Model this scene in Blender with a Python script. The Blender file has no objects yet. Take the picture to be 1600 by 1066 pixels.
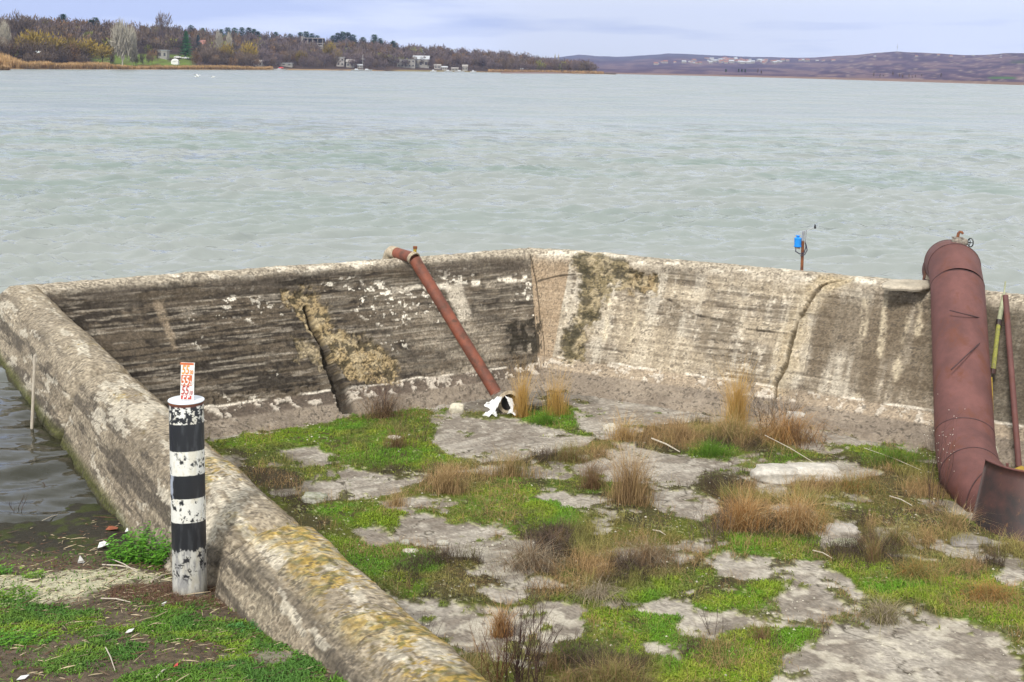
import bpy, math, random
import numpy as np
from mathutils import Vector, Matrix
random.seed(5); RNG = np.random.default_rng(11)
SC = bpy.context.scene; COL = SC.collection
# ------------------------------------------------------------------ camera
F = 2000.; P0 = (800., 290.); CZ = 4.5            # focal length and principal point in photo pixels, eye height over the lake
PITCH = math.radians(5.3); ROLL = math.radians(0.9)
FW = np.array([0, math.cos(PITCH), -math.sin(PITCH)]); UP0 = np.array([0, math.sin(PITCH), math.cos(PITCH)])
R_ = math.cos(ROLL)*np.array([1., 0, 0])+math.sin(ROLL)*UP0
U_ = -math.sin(ROLL)*np.array([1., 0, 0])+math.cos(ROLL)*UP0
cam_d = bpy.data.cameras.new('camera'); cam = bpy.data.objects.new('camera', cam_d); COL.objects.link(cam)
cam.matrix_world = Matrix(((R_[0], U_[0], -FW[0], 0), (R_[1], U_[1], -FW[1], 0), (R_[2], U_[2], -FW[2], CZ), (0, 0, 0, 1)))
cam_d.sensor_width = 36; cam_d.lens = 36*F/1600; cam_d.shift_y = -(533-P0[1])/1600; cam_d.clip_start = .1; cam_d.clip_end = 20000
SC.camera = cam
# ------------------------------------------------------------------ world, sun, exposure
SUN_EL = math.radians(38); SUN_AZ = math.radians(200)   # azimuth from +Y clockwise: behind the camera, a little left
w = bpy.data.worlds.new("World"); SC.world = w; w.use_nodes = True
nt = w.node_tree; nt.nodes.clear()
def N(nt, t, **k):
    n = nt.nodes.new(t)
    for a, b in k.items(): setattr(n, a, b)
    return n
out = N(nt, 'ShaderNodeOutputWorld'); bg = N(nt, 'ShaderNodeBackground'); sky = N(nt, 'ShaderNodeTexSky', sky_type='NISHITA', sun_disc=False)
sky.sun_elevation = SUN_EL; sky.sun_rotation = SUN_AZ; sky.air_density = 1.0; sky.dust_density = 2.5
tc = N(nt, 'ShaderNodeTexCoord'); mp = N(nt, 'ShaderNodeMapping'); mp.inputs['Scale'].default_value = (2.8, 2.8, 26)
n1 = N(nt, 'ShaderNodeTexNoise'); n1.inputs['Scale'].default_value = 1.7; n1.inputs['Detail'].default_value = 6; n1.inputs['Roughness'].default_value = .5
cr = N(nt, 'ShaderNodeValToRGB'); cr.color_ramp.elements[0].position = .40; cr.color_ramp.elements[0].color = (4.6, 5.5, 7.4, 1)
cr.color_ramp.elements[1].position = .55; cr.color_ramp.elements[1].color = (8.3, 8.8, 9.2, 1)
sx = N(nt, 'ShaderNodeSeparateXYZ'); mx0 = N(nt, 'ShaderNodeMath', operation='MULTIPLY_ADD')   # thicker, paler cloud towards the right hand side
mx0.inputs[1].default_value = .30; 
mxx = N(nt, 'ShaderNodeMix', data_type='RGBA'); mxx.inputs[0].default_value = .94
bg.inputs['Strength'].default_value = .105
L = nt.links.new
L(tc.outputs['Generated'], mp.inputs[0]); L(mp.outputs[0], n1.inputs['Vector']); L(tc.outputs['Generated'], sx.inputs[0])
L(sx.outputs['X'], mx0.inputs[0]); L(n1.outputs['Fac'], mx0.inputs[2]); L(mx0.outputs[0], cr.inputs[0])
# an overcast sky is brighter and whiter overhead than at the horizon
zr = N(nt, 'ShaderNodeMapRange'); zr.inputs[1].default_value = .06; zr.inputs[2].default_value = .45; zr.inputs[3].default_value = 0; zr.inputs[4].default_value = 1
zm = N(nt, 'ShaderNodeMix', data_type='RGBA'); zm.inputs[7].default_value = (9.2, 9.25, 8.9, 1)
L(sx.outputs['Z'], zr.inputs[0]); L(zr.outputs[0], zm.inputs[0]); L(cr.outputs[0], zm.inputs[6])
L(sky.outputs[0], mxx.inputs[6]); L(zm.outputs[2], mxx.inputs[7]); L(mxx.outputs[2], bg.inputs[0]); L(bg.outputs[0], out.inputs[0])
sd = bpy.data.lights.new('sun', 'SUN'); sd.energy = 2.7; sd.angle = math.radians(8); sd.color = (1, .965, .91)
so = bpy.data.objects.new('sun', sd); COL.objects.link(so)
sdir = Vector((math.sin(SUN_AZ)*math.cos(SUN_EL), math.cos(SUN_AZ)*math.cos(SUN_EL), math.sin(SUN_EL)))
so.rotation_euler = sdir.to_track_quat('Z', 'Y').to_euler(); so.location = (0, 0, 60)
SC.view_settings.view_transform = 'Standard'; SC.view_settings.look = 'None'; SC.view_settings.gamma = 1; SC.view_settings.exposure = .42

# ------------------------------------------------------------------ projection helpers
def ray(x, y): return R_*(x-P0[0])/F-U_*(y-P0[1])/F+FW
CP = np.array([0, 0, CZ])
def atz(x, y, z):
    d = ray(x, y); return CP+d*(z-CZ)/d[2]
def aty(x, y, Y):
    d = ray(x, y); return CP+d*Y/d[1]
def proj(q):
    q = np.asarray(q, float)-CP; ww = q@FW
    return P0[0]+F*(q@R_)/ww, P0[1]-F*(q@U_)/ww
HY = lambda x: 91.9+x*.0157
# ------------------------------------------------------------------ noise
def hsh(i, j, k, seed):
    h = (i.astype(np.int64)*374761393+j.astype(np.int64)*668265263+k.astype(np.int64)*2147483647+seed*974634777) & 0xffffffff
    h = ((h ^ (h >> 13))*1274126177) & 0xffffffff
    h = ((h ^ (h >> 16))*2246822519) & 0xffffffff
    return ((h ^ (h >> 15)) & 0xffffff)/16777215.
def vn(x, y, seed=0):
    i = np.floor(x); j = np.floor(y); fx = x-i; fy = y-j; fx = fx*fx*(3-2*fx); fy = fy*fy*(3-2*fy); z = np.zeros_like(i)
    a = hsh(i, j, z, seed); b = hsh(i+1, j, z, seed); c = hsh(i, j+1, z, seed); d = hsh(i+1, j+1, z, seed)
    return (a*(1-fx)+b*fx)*(1-fy)+(c*(1-fx)+d*fx)*fy
def fbm(x, y, o=4, seed=0, g=.5):
    s = 0; a = 1; t = 0
    for k in range(o):
        s = s+a*vn(x*2**k+17.3*k, y*2**k+9.1*k, seed+k); t += a; a *= g
    return s/t
def sm(x, a, b):
    t = np.clip((x-a)/(b-a), 0, 1); return t*t*(3-2*t)
def mix(a, b, m):
    return a*(1-m[..., None])+np.asarray(b, float)*m[..., None]
def sdist(x, y, poly):     # signed distance to a polygon, negative inside
    P = np.asarray(poly, float); d = np.full(x.shape, 1e9); ins = np.zeros(x.shape, bool)
    for a, b in zip(P, np.roll(P, -1, 0)):
        e = b-a; wx = x-a[0]; wy = y-a[1]; t = np.clip((wx*e[0]+wy*e[1])/(e@e+1e-12), 0, 1)
        d = np.minimum(d, (wx-e[0]*t)**2+(wy-e[1]*t)**2)
        c = ((a[1] > y) != (b[1] > y)) & (x < (b[0]-a[0])*(y-a[1])/(b[1]-a[1]+1e-12)+a[0]); ins ^= c
    d = np.sqrt(d); return np.where(ins, -d, d)
def ldist(x, y, line):
    P = np.asarray(line, float); d = np.full(x.shape, 1e9)
    for a, b in zip(P[:-1], P[1:]):
        e = b-a; wx = x-a[0]; wy = y-a[1]; t = np.clip((wx*e[0]+wy*e[1])/(e@e+1e-12), 0, 1)
        d = np.minimum(d, (wx-e[0]*t)**2+(wy-e[1]*t)**2)
    return np.sqrt(d)
# ------------------------------------------------------------------ mesh building
def npmesh(name, V, Fc, mats, col=None, smooth=True, parent=None, loc=None, midx=None):
    V = np.asarray(V, np.float32)
    if loc is not None: V = V-np.asarray(loc, np.float32)
    Fc = np.asarray(Fc, np.int32); k = Fc.shape[1]; me = bpy.data.meshes.new(name)
    me.vertices.add(len(V)); me.vertices.foreach_set('co', V.ravel())
    fl = Fc.ravel()
    if k == 4:
        tri = Fc[:, 3] < 0
        cnt = np.where(tri, 3, 4); fl = fl[fl >= 0]
    else: cnt = np.full(len(Fc), k)
    me.loops.add(len(fl)); me.loops.foreach_set('vertex_index', fl)
    me.polygons.add(len(Fc)); st = np.concatenate([[0], np.cumsum(cnt)[:-1]]).astype(np.int32)
    me.polygons.foreach_set('loop_start', st); me.polygons.foreach_set('loop_total', cnt.astype(np.int32))
    me.polygons.foreach_set('use_smooth', np.full(len(Fc), smooth))
    if not isinstance(mats, (list, tuple)): mats = [mats]
    for m in mats: me.materials.append(m)
    if midx is not None: me.polygons.foreach_set('material_index', np.asarray(midx, np.int32))
    if col is not None:
        c = np.ones((len(V), 4), np.float32); c[:, :3] = np.clip(col, 0, 1)
        a = me.color_attributes.new('Col', 'FLOAT_COLOR', 'POINT'); a.data.foreach_set('color', c.ravel())
    me.update(); me.validate()
    o = bpy.data.objects.new(name, me); COL.objects.link(o)
    if loc is not None and parent is None: o.location = loc
    if parent is not None: o.parent = parent
    return o
def gridf(nr, nc):
    i = np.arange(nr-1)[:, None]*nc+np.arange(nc-1)[None, :]
    return np.stack([i, i+1, i+nc+1, i+nc], -1).reshape(-1, 4)
def tag(o, label=None, cat=None, group=None, kind=None):
    if label: o['label'] = label
    if cat: o['category'] = cat
    if group: o['group'] = group
    if kind: o['kind'] = kind
    return o
def empty(name, loc, label, cat, group=None):
    o = bpy.data.objects.new(name, None); COL.objects.link(o); o.location = [float(v) for v in loc]; o.empty_display_size = .1
    return tag(o, label, cat, group)
class MB:                                        # collects simple solids into one mesh
    def __init__(s): s.v = []; s.f = []
    def add(s, V, Fc):
        b = len(s.v); s.v += [tuple(map(float, q)) for q in V]; s.f += [tuple(b+i for i in q) for q in Fc]; return s
    def box(s, c, d, rot=None, taper=1):
        q = []
        for z in (-1, 1):
            k = taper if z > 0 else 1
            for x, y in ((-1, -1), (1, -1), (1, 1), (-1, 1)):
                p = Vector((x*d[0]/2*k, y*d[1]/2*k, z*d[2]/2))
                if rot is not None: p = rot @ p
                q.append(p+Vector([float(v) for v in c]))
        return s.add(q, [(3, 2, 1, 0), (4, 5, 6, 7), (0, 1, 5, 4), (1, 2, 6, 5), (2, 3, 7, 6), (3, 0, 4, 7)])
    def tube(s, pts, r, n=12, cap=True):
        P = [Vector([float(v) for v in p]) for p in pts]; rr = r if isinstance(r, (list, tuple)) else [r]*len(P); V = []; u = None
        for i, p in enumerate(P):
            t = (P[min(i+1, len(P)-1)]-P[max(i-1, 0)]).normalized()
            if u is None: u = t.orthogonal().normalized()
            u = (u-t*u.dot(t)).normalized(); q = t.cross(u)
            for k in range(n):
                a = 2*math.pi*k/n; V.append(p+(u*math.cos(a)+q*math.sin(a))*rr[i])
        Fc = [(i*n+k, i*n+(k+1) % n, (i+1)*n+(k+1) % n, (i+1)*n+k) for i in range(len(P)-1) for k in range(n)]
        if cap: Fc += [tuple(range(n-1, -1, -1)), tuple(range((len(P)-1)*n, len(P)*n))]
        return s.add(V, Fc)
    def lathe(s, prof, c, axis=(0, 0, 1), n=24):
        a = Vector([float(v) for v in axis]).normalized(); u = a.orthogonal().normalized(); q = a.cross(u); c = Vector([float(v) for v in c]); V = []
        for r, z in prof:
            for k in range(n):
                t = 2*math.pi*k/n; V.append(c+a*z+(u*math.cos(t)+q*math.sin(t))*r)
        return s.add(V, [(i*n+k, i*n+(k+1) % n, (i+1)*n+(k+1) % n, (i+1)*n+k) for i in range(len(prof)-1) for k in range(n)])
    def sheet(s, pts, th, d=(0, 0, 1)):            # polygon given thickness along d
        d = Vector(d).normalized()*th; n = len(pts); P = [Vector([float(v) for v in p]) for p in pts]
        return s.add(P+[p+d for p in P], [tuple(range(n))[::-1], tuple(range(n, 2*n))]+[(i, (i+1) % n, n+(i+1) % n, n+i) for i in range(n)])
    def build(s, name, mat, parent=None, smooth=False, loc=None, bevel=0):
        me = bpy.data.meshes.new(name); vs = s.v
        if loc is not None: vs = [tuple(a-float(b) for a, b in zip(v, loc)) for v in vs]
        me.from_pydata(vs, [], s.f); me.materials.append(mat)
        if smooth:
            me.polygons.foreach_set('use_smooth', [True]*len(me.polygons))
        o = bpy.data.objects.new(name, me); COL.objects.link(o)
        if parent is not None: o.parent = parent
        elif loc is not None: o.location = [float(v) for v in loc]
        if bevel:
            m = o.modifiers.new('bevel', 'BEVEL'); m.width = bevel; m.segments = 2; m.limit_method = 'ANGLE'
        if smooth and hasattr(me, 'set_sharp_from_angle'): me.set_sharp_from_angle(angle=math.radians(40))
        return o
# ------------------------------------------------------------------ materials
def mat_new(name):
    m = bpy.data.materials.new(name); m.use_nodes = True; nt = m.node_tree; b = nt.nodes['Principled BSDF']; return m, nt, b
def noise(nt, scale, detail=4, rough=.55, vec=None, stretch=None):
    n = N(nt, 'ShaderNodeTexNoise'); n.inputs['Scale'].default_value = scale; n.inputs['Detail'].default_value = detail; n.inputs['Roughness'].default_value = rough
    tc = N(nt, 'ShaderNodeTexCoord')
    if stretch:
        m = N(nt, 'ShaderNodeMapping'); m.inputs['Scale'].default_value = stretch; nt.links.new(tc.outputs['Object'], m.inputs[0]); nt.links.new(m.outputs[0], n.inputs['Vector'])
    else: nt.links.new(tc.outputs['Object'], n.inputs['Vector'])
    return n
def mat_attr(name, rough=.9, sc=40, var=.35, bump=.3, bsc=60, bdist=.01, spec=.3, random=0, trans=0):
    m, nt, b = mat_new(name); L = nt.links.new
    a = N(nt, 'ShaderNodeVertexColor', layer_name='Col'); src = a.outputs['Color']
    if var:
        n = noise(nt, sc, 7, .75); mr = N(nt, 'ShaderNodeMapRange'); mr.inputs[1].default_value = .3; mr.inputs[2].default_value = .7; mr.inputs[3].default_value = 1-var; mr.inputs[4].default_value = 1+var
        L(n.outputs['Fac'], mr.inputs[0]); mu = N(nt, 'ShaderNodeVectorMath', operation='SCALE'); L(src, mu.inputs[0]); L(mr.outputs[0], mu.inputs['Scale']); src = mu.outputs[0]
    if random:
        oi = N(nt, 'ShaderNodeObjectInfo'); mr = N(nt, 'ShaderNodeMapRange'); mr.inputs[3].default_value = 1-random; mr.inputs[4].default_value = 1+random
        L(oi.outputs['Random'], mr.inputs[0]); mu = N(nt, 'ShaderNodeVectorMath', operation='SCALE'); L(src, mu.inputs[0]); L(mr.outputs[0], mu.inputs['Scale']); src = mu.outputs[0]
    L(src, b.inputs['Base Color']); b.inputs['Roughness'].default_value = rough; b.inputs['Specular IOR Level'].default_value = spec
    if bump:
        n = noise(nt, bsc, 6, .7); bp = N(nt, 'ShaderNodeBump'); bp.inputs['Strength'].default_value = bump; bp.inputs['Distance'].default_value = bdist
        L(n.outputs['Fac'], bp.inputs['Height']); L(bp.outputs[0], b.inputs['Normal'])
    return m
def mat_plain(name, c1, c2=None, c3=None, sc3=3, p3=(.58, .64), st3=None, c4=None, sc=6, rough=.7, metal=0, bump=.2, bsc=40, bdist=.004, stretch=None, pos=(.4, .62), spec=.5):
    m, nt, b = mat_new(name); L = nt.links.new
    b.inputs['Roughness'].default_value = rough; b.inputs['Metallic'].default_value = metal; b.inputs['Specular IOR Level'].default_value = spec
    if c2 is None: c2 = tuple(v*.75 for v in c1)
    n = noise(nt, sc, 7, .65, stretch=stretch); cr = N(nt, 'ShaderNodeValToRGB'); cr.color_ramp.elements[0].position = pos[0]; cr.color_ramp.elements[1].position = pos[1]
    cr.color_ramp.elements[0].color = (*c1, 1); cr.color_ramp.elements[1].color = (*c2, 1); L(n.outputs['Fac'], cr.inputs[0]); src = cr.outputs[0]
    for q_, (cx_, sc_, st_, pp_) in enumerate(((c3, sc3, st3, p3), (c4, 45, None, (.66, .70)))):
        if cx_ is None: continue
        nn = noise(nt, sc_, 9, .72, stretch=st_); mr = N(nt, 'ShaderNodeMapRange'); mr.inputs[1].default_value = pp_[0]; mr.inputs[2].default_value = pp_[1]
        mx = N(nt, 'ShaderNodeMix', data_type='RGBA'); mx.inputs[7].default_value = (*cx_, 1); L(nn.outputs['Fac'], mr.inputs[0]); L(mr.outputs[0], mx.inputs[0]); L(src, mx.inputs[6]); src = mx.outputs[2]
    L(src, b.inputs['Base Color'])
    if bump:
        n = noise(nt, bsc, 6, .7); bp = N(nt, 'ShaderNodeBump'); bp.inputs['Strength'].default_value = bump; bp.inputs['Distance'].default_value = bdist
        L(n.outputs['Fac'], bp.inputs['Height']); L(bp.outputs[0], b.inputs['Normal'])
    return m
M = {}
M['concrete'] = mat_attr('weathered_concrete', .93, 22, .30, .8, 38, .02, .2)
M['floor'] = mat_attr('basin_floor', .95, 30, .25, .6, 45, .012, .15)
M['bank'] = mat_attr('bank_soil', .9, 45, .4, .9, 60, .02, .2)
M['blade'] = mat_attr('grass_blades', .75, 8, .0, 0, spec=.25)
M['stone'] = mat_attr('stone', .92, 18, .3, .7, 30, .015, .2)
M['rust'] = mat_plain('rust_paint', (.155, .066, .058), (.10, .044, .04), c3=(.125, .045, .028), sc3=2.2, p3=(.52, .66), st3=(1.5, 1.5, .7), c4=(.05, .028, .022), sc=2.4, rough=.7, bump=.5, bsc=60, bdist=.005, pos=(.35, .65), spec=.3)
M['rust_small'] = mat_plain('red_primer', (.225, .072, .042), (.13, .050, .034), c3=(.10, .045, .03), sc3=5, p3=(.52, .62), c4=(.42, .30, .22), sc=4, rough=.65, bump=.4, bsc=80, bdist=.003, pos=(.38, .62), spec=.3)
M['rust_dark'] = mat_plain('dark_rusted_plate', (.060, .023, .018), (.020, .013, .012), c3=(.10, .045, .02), sc3=4, p3=(.58, .68), st3=(3, 3, .8), c4=(.12, .09, .02), sc=2.2, rough=.6, bump=.5, bsc=50, bdist=.004, pos=(.40, .60))
M['rust_orange'] = mat_plain('orange_rust', (.22, .075, .025), (.1, .035, .02), sc=12, rough=.85, metal=0, bump=.6, bsc=80, bdist=.006)
M['rod'] = mat_plain('rusty_rod', (.07, .03, .03), (.04, .02, .02), sc=10, rough=.8)
M['pale'] = mat_plain('pale_flange', (.50, .42, .30), (.30, .24, .17), sc=20, rough=.8)
M['valve'] = mat_plain('grey_cast_iron', (.30, .27, .22), (.14, .11, .09), sc=25, rough=.7, metal=.2, bump=.5, bsc=80, bdist=.004)
M['black'] = mat_plain('black_iron', (.012, .012, .014), (.03, .028, .028), sc=10, rough=.5)
M['yellow'] = mat_plain('yellow_paint', (.34, .24, .02), (.22, .12, .02), sc=8, rough=.7)
M['yelgreen'] = mat_plain('mossy_yellow_paint', (.27, .27, .045), (.16, .15, .06), sc=9, rough=.8, stretch=(4, 4, 1))
M['palegreen'] = mat_plain('faded_green_paint', (.36, .38, .24), (.25, .26, .16), sc=9, rough=.8)
M['whitemetal'] = mat_plain('white_sheet', (.72, .72, .71), (.45, .45, .44), sc=5, rough=.45, metal=0, bump=.15, bsc=20, bdist=.004, pos=(.5, .8))
M['white'] = mat_plain('white_paint', (.76, .76, .74), (.6, .6, .57), sc=14, rough=.6)
M['cap'] = mat_plain('cap_plate_paint', (.66, .70, .74), (.55, .58, .62), sc=14, rough=.5)
M['orange'] = mat_plain('orange_enamel', (.58, .15, .045), (.48, .12, .05), sc=30, rough=.5, bump=0)
M['redlet'] = mat_plain('red_enamel', (.45, .05, .035), (.38, .07, .05), sc=30, rough=.5, bump=0)
M['yorange'] = mat_plain('faded_orange_enamel', (.80, .33, .05), (.75, .22, .04), sc=30, rough=.5, bump=0)
M['blue'] = mat_plain('blue_plastic', (.015, .26, .75), (.01, .2, .62), sc=14, rough=.4, bump=.05)
M['steel'] = mat_plain('galvanised', (.42, .43, .44), (.28, .28, .29), sc=25, rough=.45, metal=.5)
M['cable'] = mat_plain('dark_cable', (.02, .02, .05), (.01, .01, .03), sc=25, rough=.5, bump=0)
M['stick'] = mat_plain('grey_wood', (.52, .47, .38), (.36, .31, .25), sc=18, rough=.85, stretch=(6, 6, 1))
M['far'] = mat_attr('far_plants', .9, 1, 0, 0, spec=.1, random=.28)
M['farfix'] = mat_attr('far_mass', .9, .25, .3, 0, spec=.1)
M['hillm'] = mat_attr('hillside', .95, .02, .25, 0, spec=.05)
M['wall_w'] = mat_plain('pale_plaster', (.31, .295, .265), (.22, .21, .19), sc=.6, rough=.85, bump=0)
M['wall_g'] = mat_plain('grey_concrete', (.36, .34, .31), (.22, .20, .19), sc=.6, rough=.85, bump=0)
M['roof_g'] = mat_plain('pale_metal_roof', (.46, .48, .50), (.36, .38, .40), sc=.5, rough=.5, bump=0)
M['roof_r'] = mat_plain('clay_roof', (.33, .15, .11), (.24, .12, .1), sc=.5, rough=.85, bump=0)
M['dark'] = mat_plain('dark_opening', (.03, .032, .04), (.05, .05, .06), sc=.5, rough=.4, bump=0)
M['redp'] = mat_plain('red_paint', (.5, .04, .04), (.4, .03, .03), sc=2, rough=.5, bump=0)
# water
m, nt, b = mat_new('lake_water'); Lk = nt.links.new
a = N(nt, 'ShaderNodeVertexColor', layer_name='Col'); Lk(a.outputs['Color'], b.inputs['Base Color'])
b.inputs['Roughness'].default_value = .07; b.inputs['IOR'].default_value = 1.333; b.inputs['Specular IOR Level'].default_value = .5
nA = noise(nt, 1.0, 6, .66, stretch=(1.1, 2.6, 1)); nB = noise(nt, 1.0, 9, .74, stretch=(.08, .12, 1))
def vm(op, *a_):
    v = N(nt, 'ShaderNodeVectorMath', operation=op)
    for i_, q_ in enumerate(a_):
        if hasattr(q_, 'links'): Lk(q_, v.inputs[i_])
        else: v.inputs[i_].default_value = q_
    return v.outputs[0]
ge = N(nt, 'ShaderNodeNewGeometry'); h3 = (.5, .5, .5)
va_ = vm('MULTIPLY', vm('SUBTRACT', nA.outputs['Color'], h3), (.60, 1.0, 0)); vb_ = vm('MULTIPLY', vm('SUBTRACT', nB.outputs['Color'], h3), (.55, .90, 0))
tw = N(nt, 'ShaderNodeTexCoord'); sw_ = N(nt, 'ShaderNodeSeparateXYZ'); Lk(tw.outputs['Object'], sw_.inputs[0]); fw_ = N(nt, 'ShaderNodeMapRange')   # open water further out is choppier
fw_.inputs[1].default_value = 50; fw_.inputs[2].default_value = 220; fw_.inputs[3].default_value = .8; fw_.inputs[4].default_value = 1.7; rw_ = N(nt, 'ShaderNodeMapRange'); rw_.inputs[1].default_value = 25; rw_.inputs[2].default_value = 140; rw_.inputs[3].default_value = .07; rw_.inputs[4].default_value = .27; Lk(sw_.outputs['Y'], rw_.inputs[0]); Lk(rw_.outputs[0], b.inputs['Roughness']); Lk(sw_.outputs['Y'], fw_.inputs[0])
vs__ = N(nt, 'ShaderNodeVectorMath', operation='SCALE'); Lk(vb_, vs__.inputs[0]); Lk(fw_.outputs[0], vs__.inputs['Scale']); vb_ = vs__.outputs[0]
Lk(vm('NORMALIZE', vm('ADD', ge.outputs['Normal'], vm('ADD', va_, vb_))), b.inputs['Normal']); M['water'] = m

# ================================================================== THE SETTING
# plan of the wall's centre line; the basin lies to its right hand side
nL = np.array([.868, .497]); dL = np.array([-.497, .868]); c0 = nL*3.3
G = [c0+dL*(1.2), np.array([-7.75, 20.15]), np.array([.36, 25.35]), np.array([1.1, 25.15]), np.array([5.65, 22.75]), np.array([7.35, 21.55]), np.array([12.2, 18.1])]
G[0] = c0+dL*(G[1]-c0)@dL*0.0+dL*1.2
G = np.array(G)
segd = [(G[i+1]-G[i])/np.linalg.norm(G[i+1]-G[i]) for i in range(len(G)-1)]
segn = [np.array([d[1], -d[0]]) for d in segd]
seglen = [np.linalg.norm(G[i+1]-G[i]) for i in range(len(G)-1)]; segs0 = np.concatenate([[0], np.cumsum(seglen)])
mit = []
for i in range(len(G)):
    if i == 0: mit.append(segn[0])
    elif i == len(G)-1: mit.append(segn[-1])
    else:
        m_ = segn[i-1]+segn[i]; m_ /= np.linalg.norm(m_); mit.append(m_/(m_@segn[i]))
mit = np.array(mit)
PROF = np.array([(-.78, -1.2), (-.66, -.3), (-.57, 0), (-.47, .3), (-.41, .55), (-.32, .74), (-.18, .86), (0, .905), (.13, .885), (.22, .81), (.27, .68), (.30, .5), (1.13, -1.0), (1.2, -1.12), (1.42, -1.32), (1.68, -1.47), (1.95, -1.6)])
pl = np.concatenate([[0], np.cumsum(np.linalg.norm(np.diff(PROF, axis=0), axis=1))])
TC = pl[7]                                           # profile length of the crest line
def wallpos(S, T, disp):
    """world position of wall coordinate S (m along the wall), T (m along the profile), disp (m out of the surface)"""
    seg = np.clip(np.searchsorted(segs0, S, 'right')-1, 0, len(seglen)-1); f = (S-segs0[seg])/np.array(seglen)[seg]
    d = np.interp(T, pl, PROF[:, 0]); z = np.interp(T, pl, PROF[:, 1]); e = .06
    td = np.interp(T+e, pl, PROF[:, 0])-np.interp(T-e, pl, PROF[:, 0]); tz_ = np.interp(T+e, pl, PROF[:, 1])-np.interp(T-e, pl, PROF[:, 1])
    l = np.sqrt(td**2+tz_**2); nd = -tz_/l; nz = td/l
    d = d+nd*disp; z = z+nz*disp
    c = G[seg]*(1-f)[..., None]+G[seg+1]*f[..., None]; mm = mit[seg]*(1-f)[..., None]+mit[seg+1]*f[..., None]
    xy = c+mm*d[..., None]; return np.concatenate([xy, z[..., None]], -1)
_s = np.arange(0, segs0[-1], .06); _t = np.arange(0, pl[-1], .04); _S, _T = np.meshgrid(_s, _t, indexing='ij')
_W = wallpos(_S, _T, np.zeros_like(_S)); _X, _Y = proj(_W)
def w2(x, y, inner=True):                             # pixel -> wall coordinates (nearest visible wall point)
    k = (_X-x)**2+(_Y-y)**2+np.where((_T < TC-.1) == inner, 1e5, 0)
    i = np.unravel_index(np.argmin(k), k.shape); return np.array([_S[i], _T[i]])
def wp(pts, inner=True): return [w2(x, y, inner) for x, y in pts]
SA, SB, SCc, SD = segs0[1], segs0[2], segs0[3], segs0[4]
def sleft(x, y, z):
    p = atz(x, y, z)[:2]; return float((p-G[0])@segd[0])
joint1 = sleft(372, 850, .8); joint2 = sleft(98, 600, .75)
crack = wp([(1318, 432), (1285, 447), (1262, 470), (1248, 505), (1238, 535), (1228, 565), (1215, 600), (1205, 640)])
crack1 = wp([(345, 440), (346, 442)])
scar1 = wp([(448, 462), (485, 452), (512, 478), (522, 515), (545, 525), (580, 528), (612, 555), (618, 592), (575, 602), (545, 596), (525, 570), (500, 530), (470, 500), (455, 480)])
scar1b = wp([(460, 530), (500, 545), (520, 580), (490, 575), (465, 555)])
gash1 = wp([(482, 480), (490, 510), (505, 540), (518, 570), (532, 605), (545, 640)])
scar2 = wp([(895, 395), (930, 390), (965, 405), (1000, 425), (985, 448), (955, 445), (940, 480), (918, 515), (912, 560), (885, 565), (880, 530), (900, 490), (905, 440)])
scar3 = wp([(985, 430), (1030, 432), (1025, 455), (985, 458)])
dk = wp([(785, 508), (845, 498), (846, 548), (800, 552)])
smear = wp([(693, 447), (722, 443), (738, 495), (720, 505)])
streak = wp([(240, 470), (252, 470), (278, 545), (268, 550)])
diag = wp([(1045, 470), (1090, 492), (1130, 500), (1170, 515), (1235, 522)])
diag2 = wp([(840, 440), (870, 432), (900, 428)])
jB = wp([(830, 400), (838, 440), (845, 500), (850, 570)])
pips = [wp([a, b]) for a, b in (((1352, 470), (1338, 620)), ((1420, 490), (1395, 600)), ((1385, 450), (1375, 560)), ((1440, 450), (1436, 520)), ((960, 440), (945, 530)), ((1000, 470), (985, 540)))]
VEIN = .0
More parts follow.
